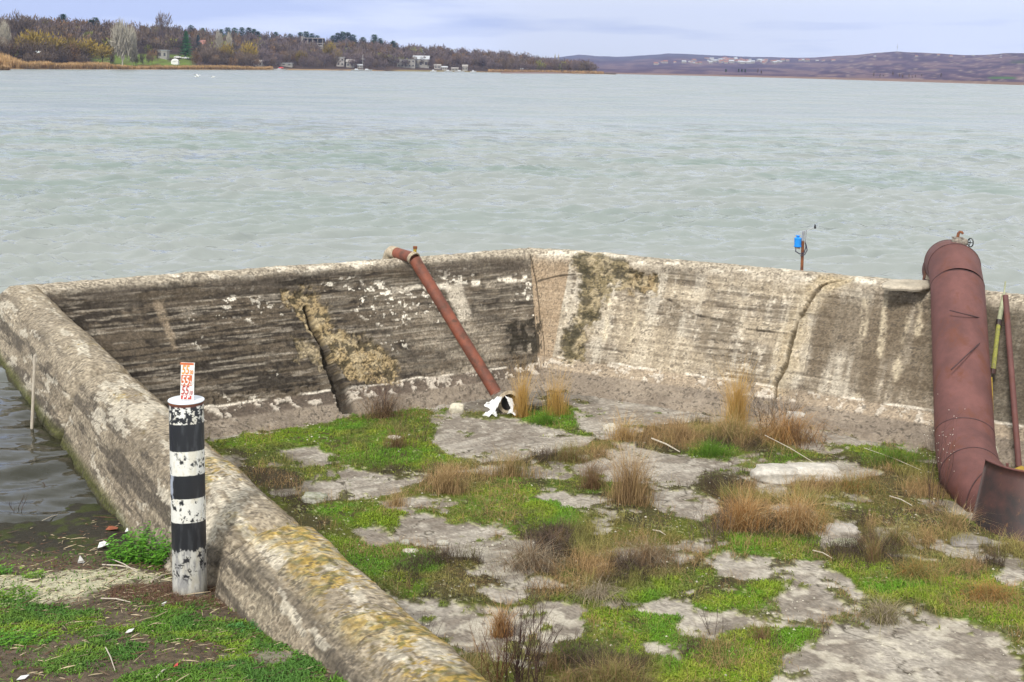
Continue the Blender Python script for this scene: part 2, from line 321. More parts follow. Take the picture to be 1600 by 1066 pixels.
def wall_look(S, T):
    """colour and relief of the concrete"""
    n1_ = fbm(S*1.3, T*2.2, 5, 1); n2_ = fbm(S*9, T*9, 4, 5); st = fbm(S*.9+3, T*17, 4, 9); st2 = fbm(S*.5, T*7.5+4, 3, 13); fine = fbm(S*32, T*32, 2, 21)
    h = T-TC                                            # distance past the crest; negative on the lake side
    left = S < SA+.02; bl = (S >= SA) & (S < SB); ch = (S >= SB) & (S < SCc+.15); rt = S >= SCc+.15
    beige = np.array([.36, .325, .27]); c = np.empty(S.shape+(3,)); c[:] = beige
    c = c*(.55+.85*n1_)[..., None]
    c = mix(c, (.24, .205, .16), sm(n2_, .5, .66)*.55)
    # board marks: dark lines with pale upper lips
    pit = sm(st, .55, .68); lip = sm(st, .33, .24)
    inner = sm(h, .25, .5)
    c = mix(c, (.12, .10, .08), pit*inner*.65); c = mix(c, (.56, .51, .42), lip*inner*.55)
    bm = np.abs(((h+.02*fbm(S*1.5, T*0, 2, 3)) % .27)-.135)   # joints of the shuttering boards
    bl_line = sm(bm, .022, .006)*sm(vn(S*.7, np.floor(h/.27)*7, 31), .2, .5)*inner
    c = mix(c, (.08, .068, .055), bl_line*.45)
    # dark, algae stained face of the left part of the back wall
    dark = bl*sm(h, .12, .35)*(1-.75*sm(S, SA+5.0, SA+7.5)*sm(n1_, .38, .6))
    dark = dark*(.55+.45*sm(n1_+.3*st2, .42, .62)+.25*(S < SA+4.6))
    dc = mix(np.broadcast_to(np.array([.048, .041, .035]), c.shape), (.125, .105, .082), sm(st+.35*(n2_-.5), .44, .6))
    dc = mix(dc, (.26, .235, .20), sm(fbm(S*2, T*24, 4, 47), .60, .72)*.75)
    c = c*(1-np.clip(dark, 0, .97))[..., None]+dc*np.clip(dark, 0, .97)[..., None]
    # crisp lips of lime along the board joints, broken into runs
    hh = h+.03*(fbm(S*.8, T*0, 3, 173)-.5)+.008*(fbm(S*9, T*0, 2, 175)-.5); ip = np.floor(hh/.135); fr_ = hh/.135-ip
    lipm = sm(np.abs(fr_-.5), .16, .05)*sm(fbm(S*1.3+ip*7.7, ip*3.1+S*0, 4, 177, .6), .50, .60)*sm(h, .35, .5)*sm(h, 2.2, 2.0)
    c = mix(c, (.36, .33, .28), lipm*bl*.6); c = mix(c, (.52, .48, .40), lipm*rt*.45)
    drk = sm(np.abs(fr_-.72), .12, .04)*sm(fbm(S*1.1+ip*5.3, ip*2.7+S*0, 4, 179, .6), .50, .58)*sm(h, .35, .5)*sm(h, 2.2, 2.0)
    c = mix(c, (.05, .043, .035), drk*.5*(bl | rt))
    # pale lime specks
    sp = sm(fbm(S*11, T*15, 3, 61, .6)+.12*(fbm(S*1.1, T*1.8, 2, 62)-.5)*2, .66, .70)
    dens = sm(fbm(S*.8+7, T*1.2, 3, 64), .44, .56)
    c = mix(c, (.68, .65, .58), sp*dens*bl*.9*sm(h, .3, .5)); c = mix(c, (.62, .58, .5), sp*dens*rt*.55)
    band = bl*sm(S, SA+6, SA+7.0)*sm(np.abs(h-.72), .10, .02)*sm(fbm(S*5, T*6, 3, 65), .45, .55)
    c = mix(c, (.66, .62, .54), band*.9)
    # the cap along the crest
    cap = sm(np.abs(h), .36, .2)
    speck = sm(fbm(S*26, T*26, 3, 71, .7), .46, .62)
    cc = mix(np.broadcast_to(np.array([.44, .40, .33]), c.shape), (.17, .15, .125), speck*.8)
    c = c*(1-cap*.85)[..., None]+cc*(cap*.85)[..., None]
    c = mix(c, (.60, .565, .49), sm(fbm(S*3.2, T*6, 4, 73), .54, .66)*cap*.8)
    c = mix(c, (.115, .10, .085), bl*sm(h, .16, .3)*sm(h, .62, .5)*sm(fbm(S*1.5, T*5, 3, 75), .3, .55)*.6)
    # the yellow-brown wall right of the corner
    c = mix(c, (.33, .26, .185), ch*sm(h, .2, .5)*.75)
    run = fbm(S*4.5+.25*h, T*.5, 4, 171, .6); c = mix(c, (.20, .17, .13), rt*sm(run, .50, .64)*inner*.55); c = mix(c, (.46, .43, .37), rt*sm(run, .47, .36)*inner*.6)
    c = mix(c, (.41, .36, .28), rt*(S < SD)*sm(n1_, .42, .62)*.5*inner)
    dr = rt & (S > SD); rain = fbm(S*3.4, T*.35, 4, 81)
    c = mix(c, (.155, .128, .095), dr*sm(rain+.25*(n1_-.5), .40, .56)*sm(h, .3, .7)*sm(h, 2.5, 1.9)*.8)
    fr = dr & (S > SD+2.6); c = mix(c, (.10, .088, .07), fr*inner*.72)
    for l in pips: c = mix(c, (.60, .54, .42), sm(ldist(S, T, l)+.16*(fbm(S*8, T*3, 4, 83, .6)-.5), .10, .0)*sm(fbm(S*9, T*6, 4, 84, .6), .38, .62)*.6)
    # toe of the wall: spalled, pale flakes over a brown skirt
    h = h-.16*bl; toe = sm(h, 2.25, 2.32); fl = sm(fbm(S*7, T*8, 4, 91, .6), .54, .60)
    tb = np.where(bl[..., None], np.array([.15, .125, .105]), np.array([.34, .29, .23]))*(.7+.6*n1_)[..., None]
    tb = mix(tb, (.56, .52, .46), fl*.8*sm(h, 2.62, 2.5)); tb = mix(tb, (.275, .24, .20), sm(h, 2.50, 2.56)); tb = mix(tb, (.20, .172, .145), sm(h, 2.50, 2.56)*sm(fbm(S*1.6, T*4, 4, 93), .45, .6)*.6)
    c = c*(1-toe*.9)[..., None]+tb*(toe*.9)[..., None]
    c = mix(c, (.66, .62, .55), sm(np.abs(h-2.27+.06*(fbm(S*2, S*0, 3, 95)-.5)), .03, .008)*sm(vn(S*3, S*0, 96), .3, .6)*.8*(bl | rt))
    h = h+.16*bl
    # scars with bare aggregate
    rel = np.zeros_like(S); wob = .22*(fbm(S*4, T*4, 4, 101)-.5)
    agg = fbm(S*27, T*27, 3, 103, .7); wob = wob+.20*(fbm(S*11, T*11, 4, 105, .6)-.5)
    for poly, colr, dcol, k in ((scar1, (.34, .275, .17), (.10, .08, .05), .95), (scar1b, (.30, .25, .16), (.085, .07, .045), .7), (scar2, (.23, .195, .12), (.055, .050, .032), .9), (scar3, (.3, .24, .15), (.07, .06, .04), 1)):
        s_ = sdist(S, T, poly)+wob*1.6; m_ = sm(s_, .06, -.05)*k
        ac = mix(np.broadcast_to(np.array(colr), c.shape), dcol, sm(agg, .54, .64)*.9); ac = mix(ac, (.44, .38, .27), sm(fbm(S*7, T*7, 4, 107, .6), .50, .60)*.6); ac = mix(ac, (.05, .045, .03), sm(fbm(S*5, T*9, 4, 109, .65), .55, .63)*.75)
        c = c*(1-m_)[..., None]+ac*m_[..., None]; rel -= m_*(.045+.035*(agg-.5)+.06*(fbm(S*5, T*9, 4, 109, .65)-.5))
    c = mix(c, (.035, .032, .025), sm(sdist(S, T, dk)+wob, .05, -.05)*sm(n2_, .40, .5)*.85)
    c = mix(c, (.05, .048, .03), sm(sdist(S, T, scar2)+wob, .0, -.12)*sm(fbm(S*2.2, T*3.2, 4, 111), .48, .58)*.5)
    c = mix(c, (.53, .49, .42), sm(sdist(S, T, smear)+wob*.4, .04, -.05)*.75); c = mix(c, (.30, .25, .19), sm(sdist(S, T, streak)+wob*.3, .04, -.04)*.7)
    g = ldist(S, T, gash1)+.06*(n2_-.5); wd = .05+.11*sm(T, gash1[0][1], gash1[-1][1]); m_ = sm(g, wd*1.3, wd*.6)
    c = mix(c, (.045, .038, .03), m_*.9); rel -= m_*.16
    g = ldist(S, T, diag)+.03*(n2_-.5); m_ = sm(g, .022, .006)*sm(fbm(S*2.5, T*2.5, 3, 127), .40, .52); c = mix(c, (.07, .06, .05), m_*.8); rel -= m_*.03
    rel += .035*sm(g, .2, .0)*(T < np.interp(S, [p[0] for p in diag], [p[1] for p in diag]))*rt
    g = ldist(S, T, diag2)+.02*(n2_-.5); m_ = sm(g, .03, .01); c = mix(c, (.05, .04, .03), m_*.8)
    g = ldist(S, T, jB)+.015*(n2_-.5); m_ = sm(g, .022, .008); c = mix(c, (.07, .06, .05), m_*.8); rel -= m_*.03
    g = ldist(S, T, crack)+.07*(fbm(S*7, T*7, 3, 121)-.5); m_ = sm(g, .032, .012)*(.35+.65*sm(fbm(S*4, T*4, 3, 125), .36, .5)); c = mix(c, (.03, .026, .022), m_); rel -= m_*.13
    wdg = sm(ldist(S, T, crack[:3]), .22, .14)*sm(h, .55, .3); c = mix(c, (.40, .34, .24), wdg*.6); rel -= wdg*.07
    sl = sm(ldist(S, T, crack), .4, .05)*sm(fbm(S*3, T*3, 3, 123), .42, .5)*(S < SD+.6)*rt; c = mix(c, (.43, .36, .24), sl*.35)
    # left wing wall
    if left.any():
        lw = left*1.0
        topm = sm(np.abs(h+.05), .5, .2)
        c = mix(c, (.28, .245, .19), lw*.75); c = mix(c, (.38, .34, .27), lw*sm(fbm(S*.8, T*3.5, 5, 130, .6), .48, .62)*.7); gr = sm(fbm(S*38, T*38, 3, 131, .7), .45, .6)
        c = mix(c, (.15, .125, .095), lw*gr*.5)
        c = mix(c, (.13, .115, .095), lw*sm(fbm(S*.9, T*11, 5, 133, .62), .47, .58)*sm(h, -.2, -.4)*.9)
        c = mix(c, (.50, .47, .40), lw*sm(fbm(S*1.6, T*7, 5, 134, .65), .57, .62)*.7)
        c = mix(c, (.17, .135, .085), lw*sm(h, .02, .2)*.7*sm(n2_, .3, .6))
        yl = sm(fbm(S*2.2, T*3.0, 5, 135)+.08*sm(S, joint1+2, joint1-.6)+.02+.12*(gr-.5)-.30*sm(S, joint1+1.0, joint1+6), .50, .60)*sm(np.abs(h-.02), .36, .12)
        yc = mix(np.broadcast_to(np.array([.36, .265, .075]), c.shape), (.16, .145, .045), sm(fbm(S*24, T*24, 3, 137), .46, .62))
        yl = yl*(.45+.55*sm(fbm(S*14, T*14, 4, 139, .65), .42, .56)); c = c*(1-yl*lw*.85)[..., None]+yc*(yl*lw*.85)[..., None]
        z = np.interp(T, pl, PROF[:, 1])
        gw = sm(z, .17, .03)*lw*sm(S, joint1+.3, joint1+1.2); c = mix(c, (.075, .085, .02), gw*.85)
        c = mix(c, (.05, .045, .03), lw*sm(z, .03, -.03)*.8)
    rel += (.012*(st-.5)*2+.010*(st2-.5)*2)*inner*(1-.3*left)+.018*(n1_-.5)+.008*(n2_-.5)+.004*(fine-.5)+.012*(cap)*(n2_-.5)*2-.008*bl_line
    rel += .05*(fbm(S*.5, T*.6, 2, 141)-.5)+.03*sm(h, 2.2, 2.3)*(fl-.5)*(1-left)
    if left.any():
        rel += left*(.055*(fbm(S*1.1, T*2.2, 4, 143)-.5)+.03*(fbm(S*6, T*6, 4, 145)-.5)*sm(h, .3, -.2))
        rel += left*.07*sm(S, joint1+.01, joint1-.01)*sm(h, .35, .1)
        for j in (joint1, joint2):
            g = np.abs(S-j+.10*(fbm(T*2+j, T*0, 2, 151)-.5)); m_ = sm(g, .075, .045)*left*sm(h, .3, 0); c = mix(c, (.03, .026, .022), m_*.95); rel -= m_*.10+.045*sm(g, .26, .05)*left
    g = np.abs(S-joint1); rel -= .05*sm(g, .25, .05)*sm(np.abs(h+.15), .5, .1)*sm(fbm(S*5, T*5, 3, 155), .4, .6)*left
    f2 = fbm(S*42, T*42, 2, 161); f3 = fbm(S*16, T*22, 4, 163, .65)
    gm = (1-.35*rt)*(.4+.6*sm(n1_, .35, .6))*(1-.75*sm(h, 2.55, 2.65)*(1-left)); c = c*(1+gm*.42*(sm(f2, .28, .72)-.5))[..., None]*(1+.36*(sm(f3, .36, .64)-.5)*(1-.6*sm(h, 2.5, 2.6)*(1-left)))[..., None]
    c = np.clip(c, .004, 1); c = .25*(c/.25)**1.22*np.array([.94, .915, .89])
    c = mix(c, (.055, .047, .038), sm(f3+.25*(f2-.5), .63, .67)*.7)
    return c, rel
wall_root = empty('concrete_wall', (0, 20, 0), 'weathered concrete basin wall standing between the grassy basin and the lake', 'wall')
def wall_section(s0, s1, t0, t1, ds, dt, label):
    S, T = np.meshgrid(np.linspace(s0, s1, int((s1-s0)/ds)+2), np.linspace(t0, t1, int((t1-t0)/dt)+2), indexing='ij')
    c, rel = wall_look(S, T); V = wallpos(S, T, rel)
    o = npmesh('wall_section', V.reshape(-1, 3)-np.array([0, 20, 0]), gridf(*S.shape)[:, ::-1], M['concrete'], c.reshape(-1, 3), parent=wall_root)
    o['label'] = label; return o
wall_section(0, joint1, .55, pl[9]+.9, .0095, .0095, 'near wall segment covered in yellow lichen')
wall_section(joint1, joint2, .3, pl[9]+.6, .012, .012, 'long grey wall segment between the two open joints')
wall_section(joint2, SA, .3, pl[-1], .02, .016, 'far left wall segment with a green waterline')
wall_section(SA, SB, .5, pl[-1], .018, .015, 'dark algae-stained back wall with board marks')
wall_section(SB, crack[0][0], .5, pl[-1], .018, .015, 'beige wall face with a mossy rubble scar')
wall_section(crack[0][0], segs0[-1], .5, pl[-1], .02, .016, 'streaked wall face right of the big crack')

# ---------------------------------------------------------------- basin floor
def fp(pts): return [tuple(atz(x, y, -1.5)[:2]) for x, y in pts]
BARE = [fp(p) for p in (
 [(668, 652), (705, 643), (780, 650), (850, 668), (930, 688), (925, 700), (860, 710), (790, 722), (735, 722), (692, 706), (688, 682)],
 [(870, 600), (980, 618), (1100, 640), (1290, 675), (1440, 700), (1440, 712), (1290, 695), (1100, 662), (1000, 668), (960, 655), (890, 640)],
 [(890, 645), (960, 650), (1000, 668), (985, 690), (940, 690), (900, 672)],
 [(470, 765), (485, 742), (540, 730), (600, 742), (660, 745), (640, 760), (560, 779), (500, 776)],
 [(598, 785), (660, 774), (700, 778), (722, 784), (695, 793), (640, 798), (700, 810), (760, 817), (805, 840), (740, 852), (660, 852), (618, 840), (632, 815)],
 [(558, 826), (590, 822), (628, 846), (600, 856), (575, 850)],
 [(838, 775), (900, 765), (950, 785), (945, 795), (880, 796), (850, 790)],
 [(895, 728), (960, 715), (1050, 716), (1190, 712), (1200, 725), (1150, 745), (1060, 757), (960, 757), (905, 745)],
 [(1008, 776), (1060, 768), (1110, 775), (1120, 800), (1090, 812), (1030, 802)],
 [(1180, 742), (1240, 720), (1300, 735), (1338, 750), (1290, 760), (1200, 757)],
 [(1098, 872), (1140, 866), (1170, 880), (1240, 880), (1300, 893), (1330, 915), (1345, 945), (1340, 965), (1420, 955), (1520, 975), (1592, 1000), (1600, 1110), (1180, 1110), (1210, 1030), (1290, 1000), (1280, 990), (1200, 983), (1150, 990), (1095, 1012), (1050, 1000), (1080, 960), (1180, 962), (1232, 925), (1190, 905), (1130, 900)],
 [(975, 955), (1050, 935), (1090, 945), (1085, 965), (1020, 962)],
 [(605, 937), (700, 935), (760, 945), (820, 955), (880, 940), (912, 958), (928, 985), (900, 1000), (862, 1003), (855, 1025), (770, 1032), (700, 1024), (640, 985)],
 [(742, 920), (790, 914), (862, 925), (840, 936), (780, 941)],
 [(918, 866), (970, 864), (1080, 866), (1060, 880), (960, 886)],
 [(1562, 900), (1610, 885), (1620, 915), (1575, 915)],
 [(440, 700), (500, 700), (522, 712), (480, 727), (440, 716)],
 [(650, 640), (560, 650), (700, 622), (860, 600), (870, 625), (790, 650)],
 [(690, 735), (800, 725), (900, 740), (880, 752), (760, 745)],
 [(1240, 690), (1330, 700), (1300, 712), (1230, 705)], [(1270, 815), (1330, 815), (1345, 850), (1290, 858)], [(1020, 1010), (1070, 1012), (1060, 1035), (1010, 1030)], [(330, 640), (560, 615), (540, 655), (330, 690)],
 )]
GREEN = [fp(p) for p in (
 [(540, 650), (640, 638), (670, 650), (680, 690), (720, 722), (640, 732), (560, 720), (430, 705), (325, 695), (340, 682), (420, 680), (500, 665)],
 [(500, 838), (620, 850), (680, 870), (700, 905), (640, 935), (600, 920), (540, 890)],
 [(490, 785), (600, 785), (640, 820), (640, 838), (560, 822), (490, 802)],
 [(680, 790), (800, 752), (905, 800), (905, 825), (800, 835), (720, 812)],
 [(1085, 945), (1180, 910), (1232, 915), (1195, 952), (1120, 962)],
 [(870, 960), (1000, 953), (1078, 965), (1060, 1000), (1100, 1012), (1000, 1035), (870, 1035), (855, 1005)],
 [(1040, 1012), (1150, 988), (1295, 993), (1200, 1032), (1190, 1075), (1000, 1075)],
 [(920, 900), (1060, 895), (1130, 895), (1080, 927), (990, 942), (900, 952), (860, 940)],
 [(1300, 865), (1450, 880), (1610, 900), (1610, 985), (1500, 972), (1440, 947), (1360, 942), (1310, 900)],
 [(1065, 688), (1150, 690), (1150, 718), (1080, 718)], [(1280, 688), (1435, 690), (1445, 722), (1350, 717)], [(815, 645), (890, 640), (895, 668), (820, 668)],
 [(700, 985), (760, 978), (790, 990), (740, 1000), (700, 996)], [(820, 970), (870, 965), (880, 1000), (830, 1000)], [(690, 640), (735, 630), (740, 642), (690, 650)],
 [(705, 838), (750, 835), (760, 848), (715, 850)], [(950, 655), (975, 655), (975, 668), (950, 668)], [(1130, 840), (1300, 850), (1290, 880), (1150, 870)])]
DRY = [fp(p) for p in (
 [(600, 765), (700, 735), (830, 715), (960, 690), (965, 715), (830, 740), (700, 765), (640, 775)],
 [(620, 895), (760, 850), (950, 820), (1100, 850), (1060, 900), (900, 930), (700, 925)],
 [(1120, 760), (1290, 755), (1300, 830), (1120, 835)], [(1310, 810), (1600, 860), (1600, 900), (1300, 875)], [(1200, 740), (1430, 730), (1500, 810), (1330, 790)],
 [(740, 1020), (1000, 1040), (1000, 1090), (720, 1090)], [(930, 690), (1080, 660), (1300, 690), (1200, 700), (1060, 700)])]
MUD = [fp(p) for p in ([(335, 700), (440, 700), (480, 730), (500, 760), (470, 790), (400, 760)], [(700, 640), (760, 620), (900, 600), (930, 630), (880, 640), (830, 650)])]
def floor_fields(x, y):
    wx = x+.40*(fbm(x*2.1, y*2.1, 5, 201, .62)-.5); wy = y+.40*(fbm(x*2.1+9, y*2.1+4, 5, 203, .62)-.5); br_ = .22*(fbm(x*5, y*5, 4, 209, .6)-.5)
    bd = np.full(x.shape, 9.); gd = bd.copy(); dd = bd.copy(); md = bd.copy()
    for p in BARE: bd = np.minimum(bd, sdist(wx, wy, p))
    for p in GREEN: gd = np.minimum(gd, sdist(wx, wy, p))
    for p in DRY: dd = np.minimum(dd, sdist(wx, wy, p))
    for p in MUD: md = np.minimum(md, sdist(wx, wy, p))
    bare = sm(bd+br_, .05, -.04)*(1-.9*sm(fbm(x*3.1, y*3.1, 5, 217, .6)+.5*np.clip(bd+.25, -.3, .1), .60, .64))
    bare = np.maximum(bare, sm(fbm(x*1.6, y*1.6, 5, 205, .6), .585, .62)*.95*(gd > 0))
    green = np.maximum(sm(gd, .15, -.1), sm(fbm(x*1.1, y*1.1, 4, 207), .52, .64)*.6)*(1-bare)
    dry = sm(dd, .2, -.1)*(1-bare); mud = sm(md, .1, -.1)*(1-green*.7)
    return bare, green, dry, mud
BASIN = [tuple(G[i]) for i in range(len(G))]+[(12.2, 3), (2.7, 2.7)]
x0, x1, y0, y1 = -8.2, 10.5, 8.5, 25.2; d_ = .026
xs = np.arange(x0, x1, d_); ys = np.arange(y0, y1, d_); FX, FY = np.meshgrid(xs, ys, indexing='ij')
bare, green, dry, mud = floor_fields(FX, FY)
def floor_z(bare, x, y):
    n = fbm(x*2.6, y*2.6, 4, 211); n5 = fbm(x*12, y*12, 3, 213)
    return -1.5+.05*(fbm(x*.5, y*.5, 3, 215)-.5)+(1-bare)*(.012+.10*(n-.42)*sm(n, .3, .6)+.022*(n5-.5))+bare*(.010*(n5-.5)+.02*(n-.5))
FZ = floor_z(bare, FX, FY)
n1_ = fbm(FX*1.2, FY*1.2, 5, 221); n2_ = fbm(FX*7, FY*7, 4, 223); n3_ = fbm(FX*28, FY*28, 2, 225); n4_ = fbm(FX*1.4+FY*.9, FY*6-FX*3, 4, 227)
cc = np.empty(FX.shape+(3,)); cc[:] = (.325, .30, .268)
cc = mix(cc, (.205, .18, .155), sm(n1_, .42, .60)*.75); cc = mix(cc, (.42, .395, .355), sm(n2_+.2*(n1_-.5), .54, .64)*.55); cc = mix(cc, (.16, .135, .115), sm(n4_, .56, .66)*.45)
g2_ = fbm(FX*18, FY*18, 4, 231, .7); cc = cc*(.82+.34*sm(g2_, .34, .66))[..., None]; cc = mix(cc, (.06, .05, .04), sm(g2_+.2*(n3_-.5), .64, .68)*.5)
ck = np.abs(fbm(FX*.9, FY*.9, 4, 233)-.5); cc = mix(cc, (.05, .042, .03), sm(ck, .006, .002)*.8)
edge = sm(np.abs(bare-.5), .5, .2)
cc = mix(cc, (.50, .465, .39), sm(n2_, .5, .62)*sm(FY, 16.5, 12.8)*.35)
vc = np.empty(FX.shape+(3,)); vc[:] = (.075, .068, .032)
vc = mix(vc, (.04, .033, .022), sm(n2_, .5, .62)*.8); vc = mix(vc, (.10, .12, .018), sm(n1_+.25*(n3_-.5), .44, .6)*.8); vc = mix(vc, (.088, .155, .014), green*sm(n3_+n2_, .75, 1.0))
vc = mix(vc, (.34, .34, .2), sm(fbm(FX*34, FY*34, 2, 229), .68, .76)*sm(n2_, .42, .55)*.8)     # fallen pale bits
vc = mix(vc, (.14, .10, .05), dry*.5*sm(n3_, .4, .6)); 
fc = cc*bare[..., None]+vc*(1-bare)[..., None]
fc = mix(fc, (.05, .04, .03), mud*.75*(1-bare*.4)); fc = mix(fc, (.36, .35, .22), edge*sm(n3_, .52, .66)*.7)
fc = .22*(np.clip(fc, .003, 1)/.22)**1.18*np.array([.96, .95, .92])
keep = sdist(FX, FY, BASIN) < .3
fcs = gridf(*FX.shape); kf = keep.ravel()[fcs].all(1); fcs = fcs[kf]
used = np.zeros(FX.size, bool); used[fcs.ravel()] = True; rm = np.cumsum(used)-1
o = npmesh('basin_floor', np.stack([FX, FY, FZ], -1).reshape(-1, 3)[used], rm[fcs][:, ::-1], M['floor'], fc.reshape(-1, 3)[used]); o['kind'] = 'structure'
# coarse continuation of the floor out of view
xs = np.arange(-1, 14, .25); ys = np.arange(2, 26, .25); A_, B_ = np.meshgrid(xs, ys, indexing='ij'); Z_ = np.full(A_.shape, -1.62)

# ---------------------------------------------------------------- left bank
def bank_z(x, y):
    z = np.interp(y, [5, 7.5, 8.7, 9.7, 10.4, 11.3, 12.2, 13, 14.5, 18], [.95, .74, .53, .37, .24, .07, -.02, -.12, -.4, -1])
    z = z+.05*(fbm(x*1.2, y*1.2, 4, 301)-.5)+.035*(fbm(x*5, y*5, 4, 303)-.5)+.012*(fbm(x*20, y*20, 2, 305)-.5)
    dw = 3.3-(x*nL[0]+y*nL[1])                       # metres out from the wall's centre line
    return z-.05*sm(dw, .9, .5)*sm(y, 9.5, 10.5)+.10*sm(dw, 1.2, .55)*sm(y, 11.0, 12.2)*sm(y, 13.6, 12.6)
xs = np.arange(-9.5, 2.2, .02); ys = np.arange(6.0, 14.6, .02); BX, BY = np.meshgrid(xs, ys, indexing='ij')
BZ = bank_z(BX, BY); n1_ = fbm(BX*1.5, BY*1.5, 5, 311); n2_ = fbm(BX*8, BY*8, 4, 313); n3_ = fbm(BX*30, BY*30, 2, 315); n4_ = fbm(BX*3, BY*12, 4, 317)
bc = np.empty(BX.shape+(3,)); bc[:] = (.115, .088, .058); bc = mix(bc, (.15, .115, .08), sm(n2_, .48, .62)*.7); bc = mix(bc, (.045, .034, .025), sm(n3_, .5, .65)*.6)
lawn = sm(n1_+.10*sm(BY, 9.3, 8.4)-.12*sm(BY, 8.6, 9.6), .46, .56)*sm(BY, 9.7, 9.0)
bc = mix(bc, (.07, .145, .018), lawn*sm(n3_, .3, .5)*.8)
pv = [tuple(atz(x, y, .3)[:2]) for x, y in [(0, 905), (120, 885), (240, 882), (265, 905), (170, 930), (110, 965), (0, 985), (-300, 1000), (-300, 920)]]
pale = sm(sdist(BX+.3*(n1_-.5), BY+.5*(n2_-.5), pv), .1, -.1)
bc = mix(bc, (.52, .49, .34), pale*sm(n2_+.5*(n3_-.5), .26, .42)*.95)
wet = sm(BZ, .16, .05); bc = mix(bc, (.030, .028, .020), wet*.92); bc = mix(bc, (.05, .062, .014), sm(BZ, .22, .1)*sm(n2_, .48, .6)*.75)
pp2 = [tuple(atz(x, y, .55)[:2]) for x, y in [(370, 1030), (440, 1020), (480, 1035), (440, 1066), (370, 1060)]]
bc = mix(bc, (.3, .27, .21), sm(sdist(BX, BY, pp2)+.3*(n2_-.5), .05, -.05)*.7)
keep = (BX*nL[0]+BY*nL[1] < 3.3); fcs = gridf(*BX.shape); kf = keep.ravel()[fcs].all(1); fcs = fcs[kf]; used = np.zeros(BX.size, bool); used[fcs.ravel()] = True; rm = np.cumsum(used)-1
o = npmesh('ground', np.stack([BX, BY, BZ], -1).reshape(-1, 3)[used], rm[fcs][:, ::-1], M['bank'], bc.reshape(-1, 3)[used]); o['kind'] = 'structure'

# ---------------------------------------------------------------- lake
yr = np.concatenate([np.arange(2.6, 30, .5), np.arange(30, 360, .55), np.arange(360, 860, 2.5)]); xr = np.concatenate([np.linspace(-1500, -20, 60), np.arange(-18, 1620, 1.7), np.linspace(1624, 3000, 50)])
DD, XX = np.meshgrid(9000/yr, xr, indexing='ij'); WX = (XX-800)/F*DD; WY = DD*1.0
WZ = np.zeros_like(WX); dxs = np.gradient(WY, axis=0); dxs = np.abs(dxs)
gx = .6+.8*fbm(WX*.05, WY*.05, 3, 401)
rr = np.random.default_rng(7)
QX = WX+.8*(fbm(WX*.35, WY*.35, 2, 403)-.5); QY = WY+.8*(fbm(WX*.35+5, WY*.35, 2, 405)-.5)
for k in range(44):
    lam = .24*1.056**k*(1+.1*rr.random()); th = math.radians(-80+rr.normal()*24); amp = .0105*lam*(1.45 if lam < .9 else 1)*(1 if lam < 1.8 else (1.8/lam)**1.2)
    kx, ky = math.cos(th)*2*math.pi/lam, math.sin(th)*2*math.pi/lam; ph = rr.random()*6.28
    att = sm(dxs, lam/2.2, lam/4)
    s = np.sin(QX*kx+QY*ky+ph); WZ += amp*att*gx*(s+.35*(1-2*np.abs(np.sin((QX*kx+QY*ky+ph)/2-.785))**.8) if lam < 2 else s)
calm = sm(WY, 22, 16)*sm(WX, -2, -4)
WZ *= (1-.72*calm)
wc = np.empty(WX.shape+(3,)); wc[:] = (.215, .240, .232); wc = mix(wc, (.145, .195, .178), sm(fbm(WX*.12, WY*.3, 4, 411), .45, .62)*.7)
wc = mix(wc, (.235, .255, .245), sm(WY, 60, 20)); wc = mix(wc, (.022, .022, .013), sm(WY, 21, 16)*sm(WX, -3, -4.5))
cx = (WX[:-1, :-1]+WX[1:, 1:])/2; cy = (WY[:-1, :-1]+WY[1:, 1:])/2; fcs = gridf(*WX.shape)
inb = (sdist(cx, cy, BASIN) < .0).ravel() | ((cy < 12) & (cx > -2.5)).ravel()
fcs = fcs[~inb]
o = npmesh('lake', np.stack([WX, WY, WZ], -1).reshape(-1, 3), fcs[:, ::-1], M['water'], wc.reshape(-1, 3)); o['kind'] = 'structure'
# ================================================================== FAR SHORE
XS = np.arange(-420, 966, 7.)
def shoreY(x): return np.interp(x, [-420, 0, 200, 430, 500, 700, 860, 940, 970], [105, 108, 108.6, 109.4, 109.8, 112.2, 114.4, 116, 117])
def skyl(x): return np.interp(x, [-420, 0, 60, 150, 240, 300, 345, 430, 500, 560, 640, 700, 740, 800, 850, 900, 940, 960], [42, 31, 28, 35, 39, 43, 50, 54, 62, 62, 70, 74, 80, 82, 92, 97, 108, 115])
def dist0(x): return 9000/(shoreY(x)-HY(x))
def slopeh(x, d):                                    # terrain height d metres behind the shore at photo column x
    D1 = dist0(x)+190; ridge = CZ+(HY(x)-skyl(x))*D1/F-8.5; ridge = np.maximum(ridge, .8)
    t = np.clip(d/190, 0, 1); z = .25+(ridge-.25)*(t**1.15); return np.where(d > 190, ridge-(d-190)*.06, z)
def tpos(x, d):
    Y = dist0(x)+d; X = (x-800)/F*Y; return np.stack([X, Y, slopeh(x, d)], -1)
def tfind(x, yb):                                    # distance behind the shore where the slope shows at photo height yb
    ds = np.linspace(0, 189, 190); q = tpos(np.full(190, float(x)), ds); py = proj(q)[1]; i = int(np.argmin(np.abs(py-yb))); return ds[i], q[i]
ds = np.concatenate([[-14, -6], np.linspace(0, 190, 40), [240, 400, 800]]); A_, B_ = np.meshgrid(XS, ds, indexing='ij')
V = tpos(A_, np.maximum(B_, 0)); Yq = dist0(A_)+B_; V[..., 0] = (A_-800)/F*Yq; V[..., 1] = Yq; V[..., 2] = np.where(B_ < 0, B_*.08, V[..., 2]+.5*(fbm(A_*.05, B_*.05, 3, 501)-.5)*sm(B_, 3, 20))
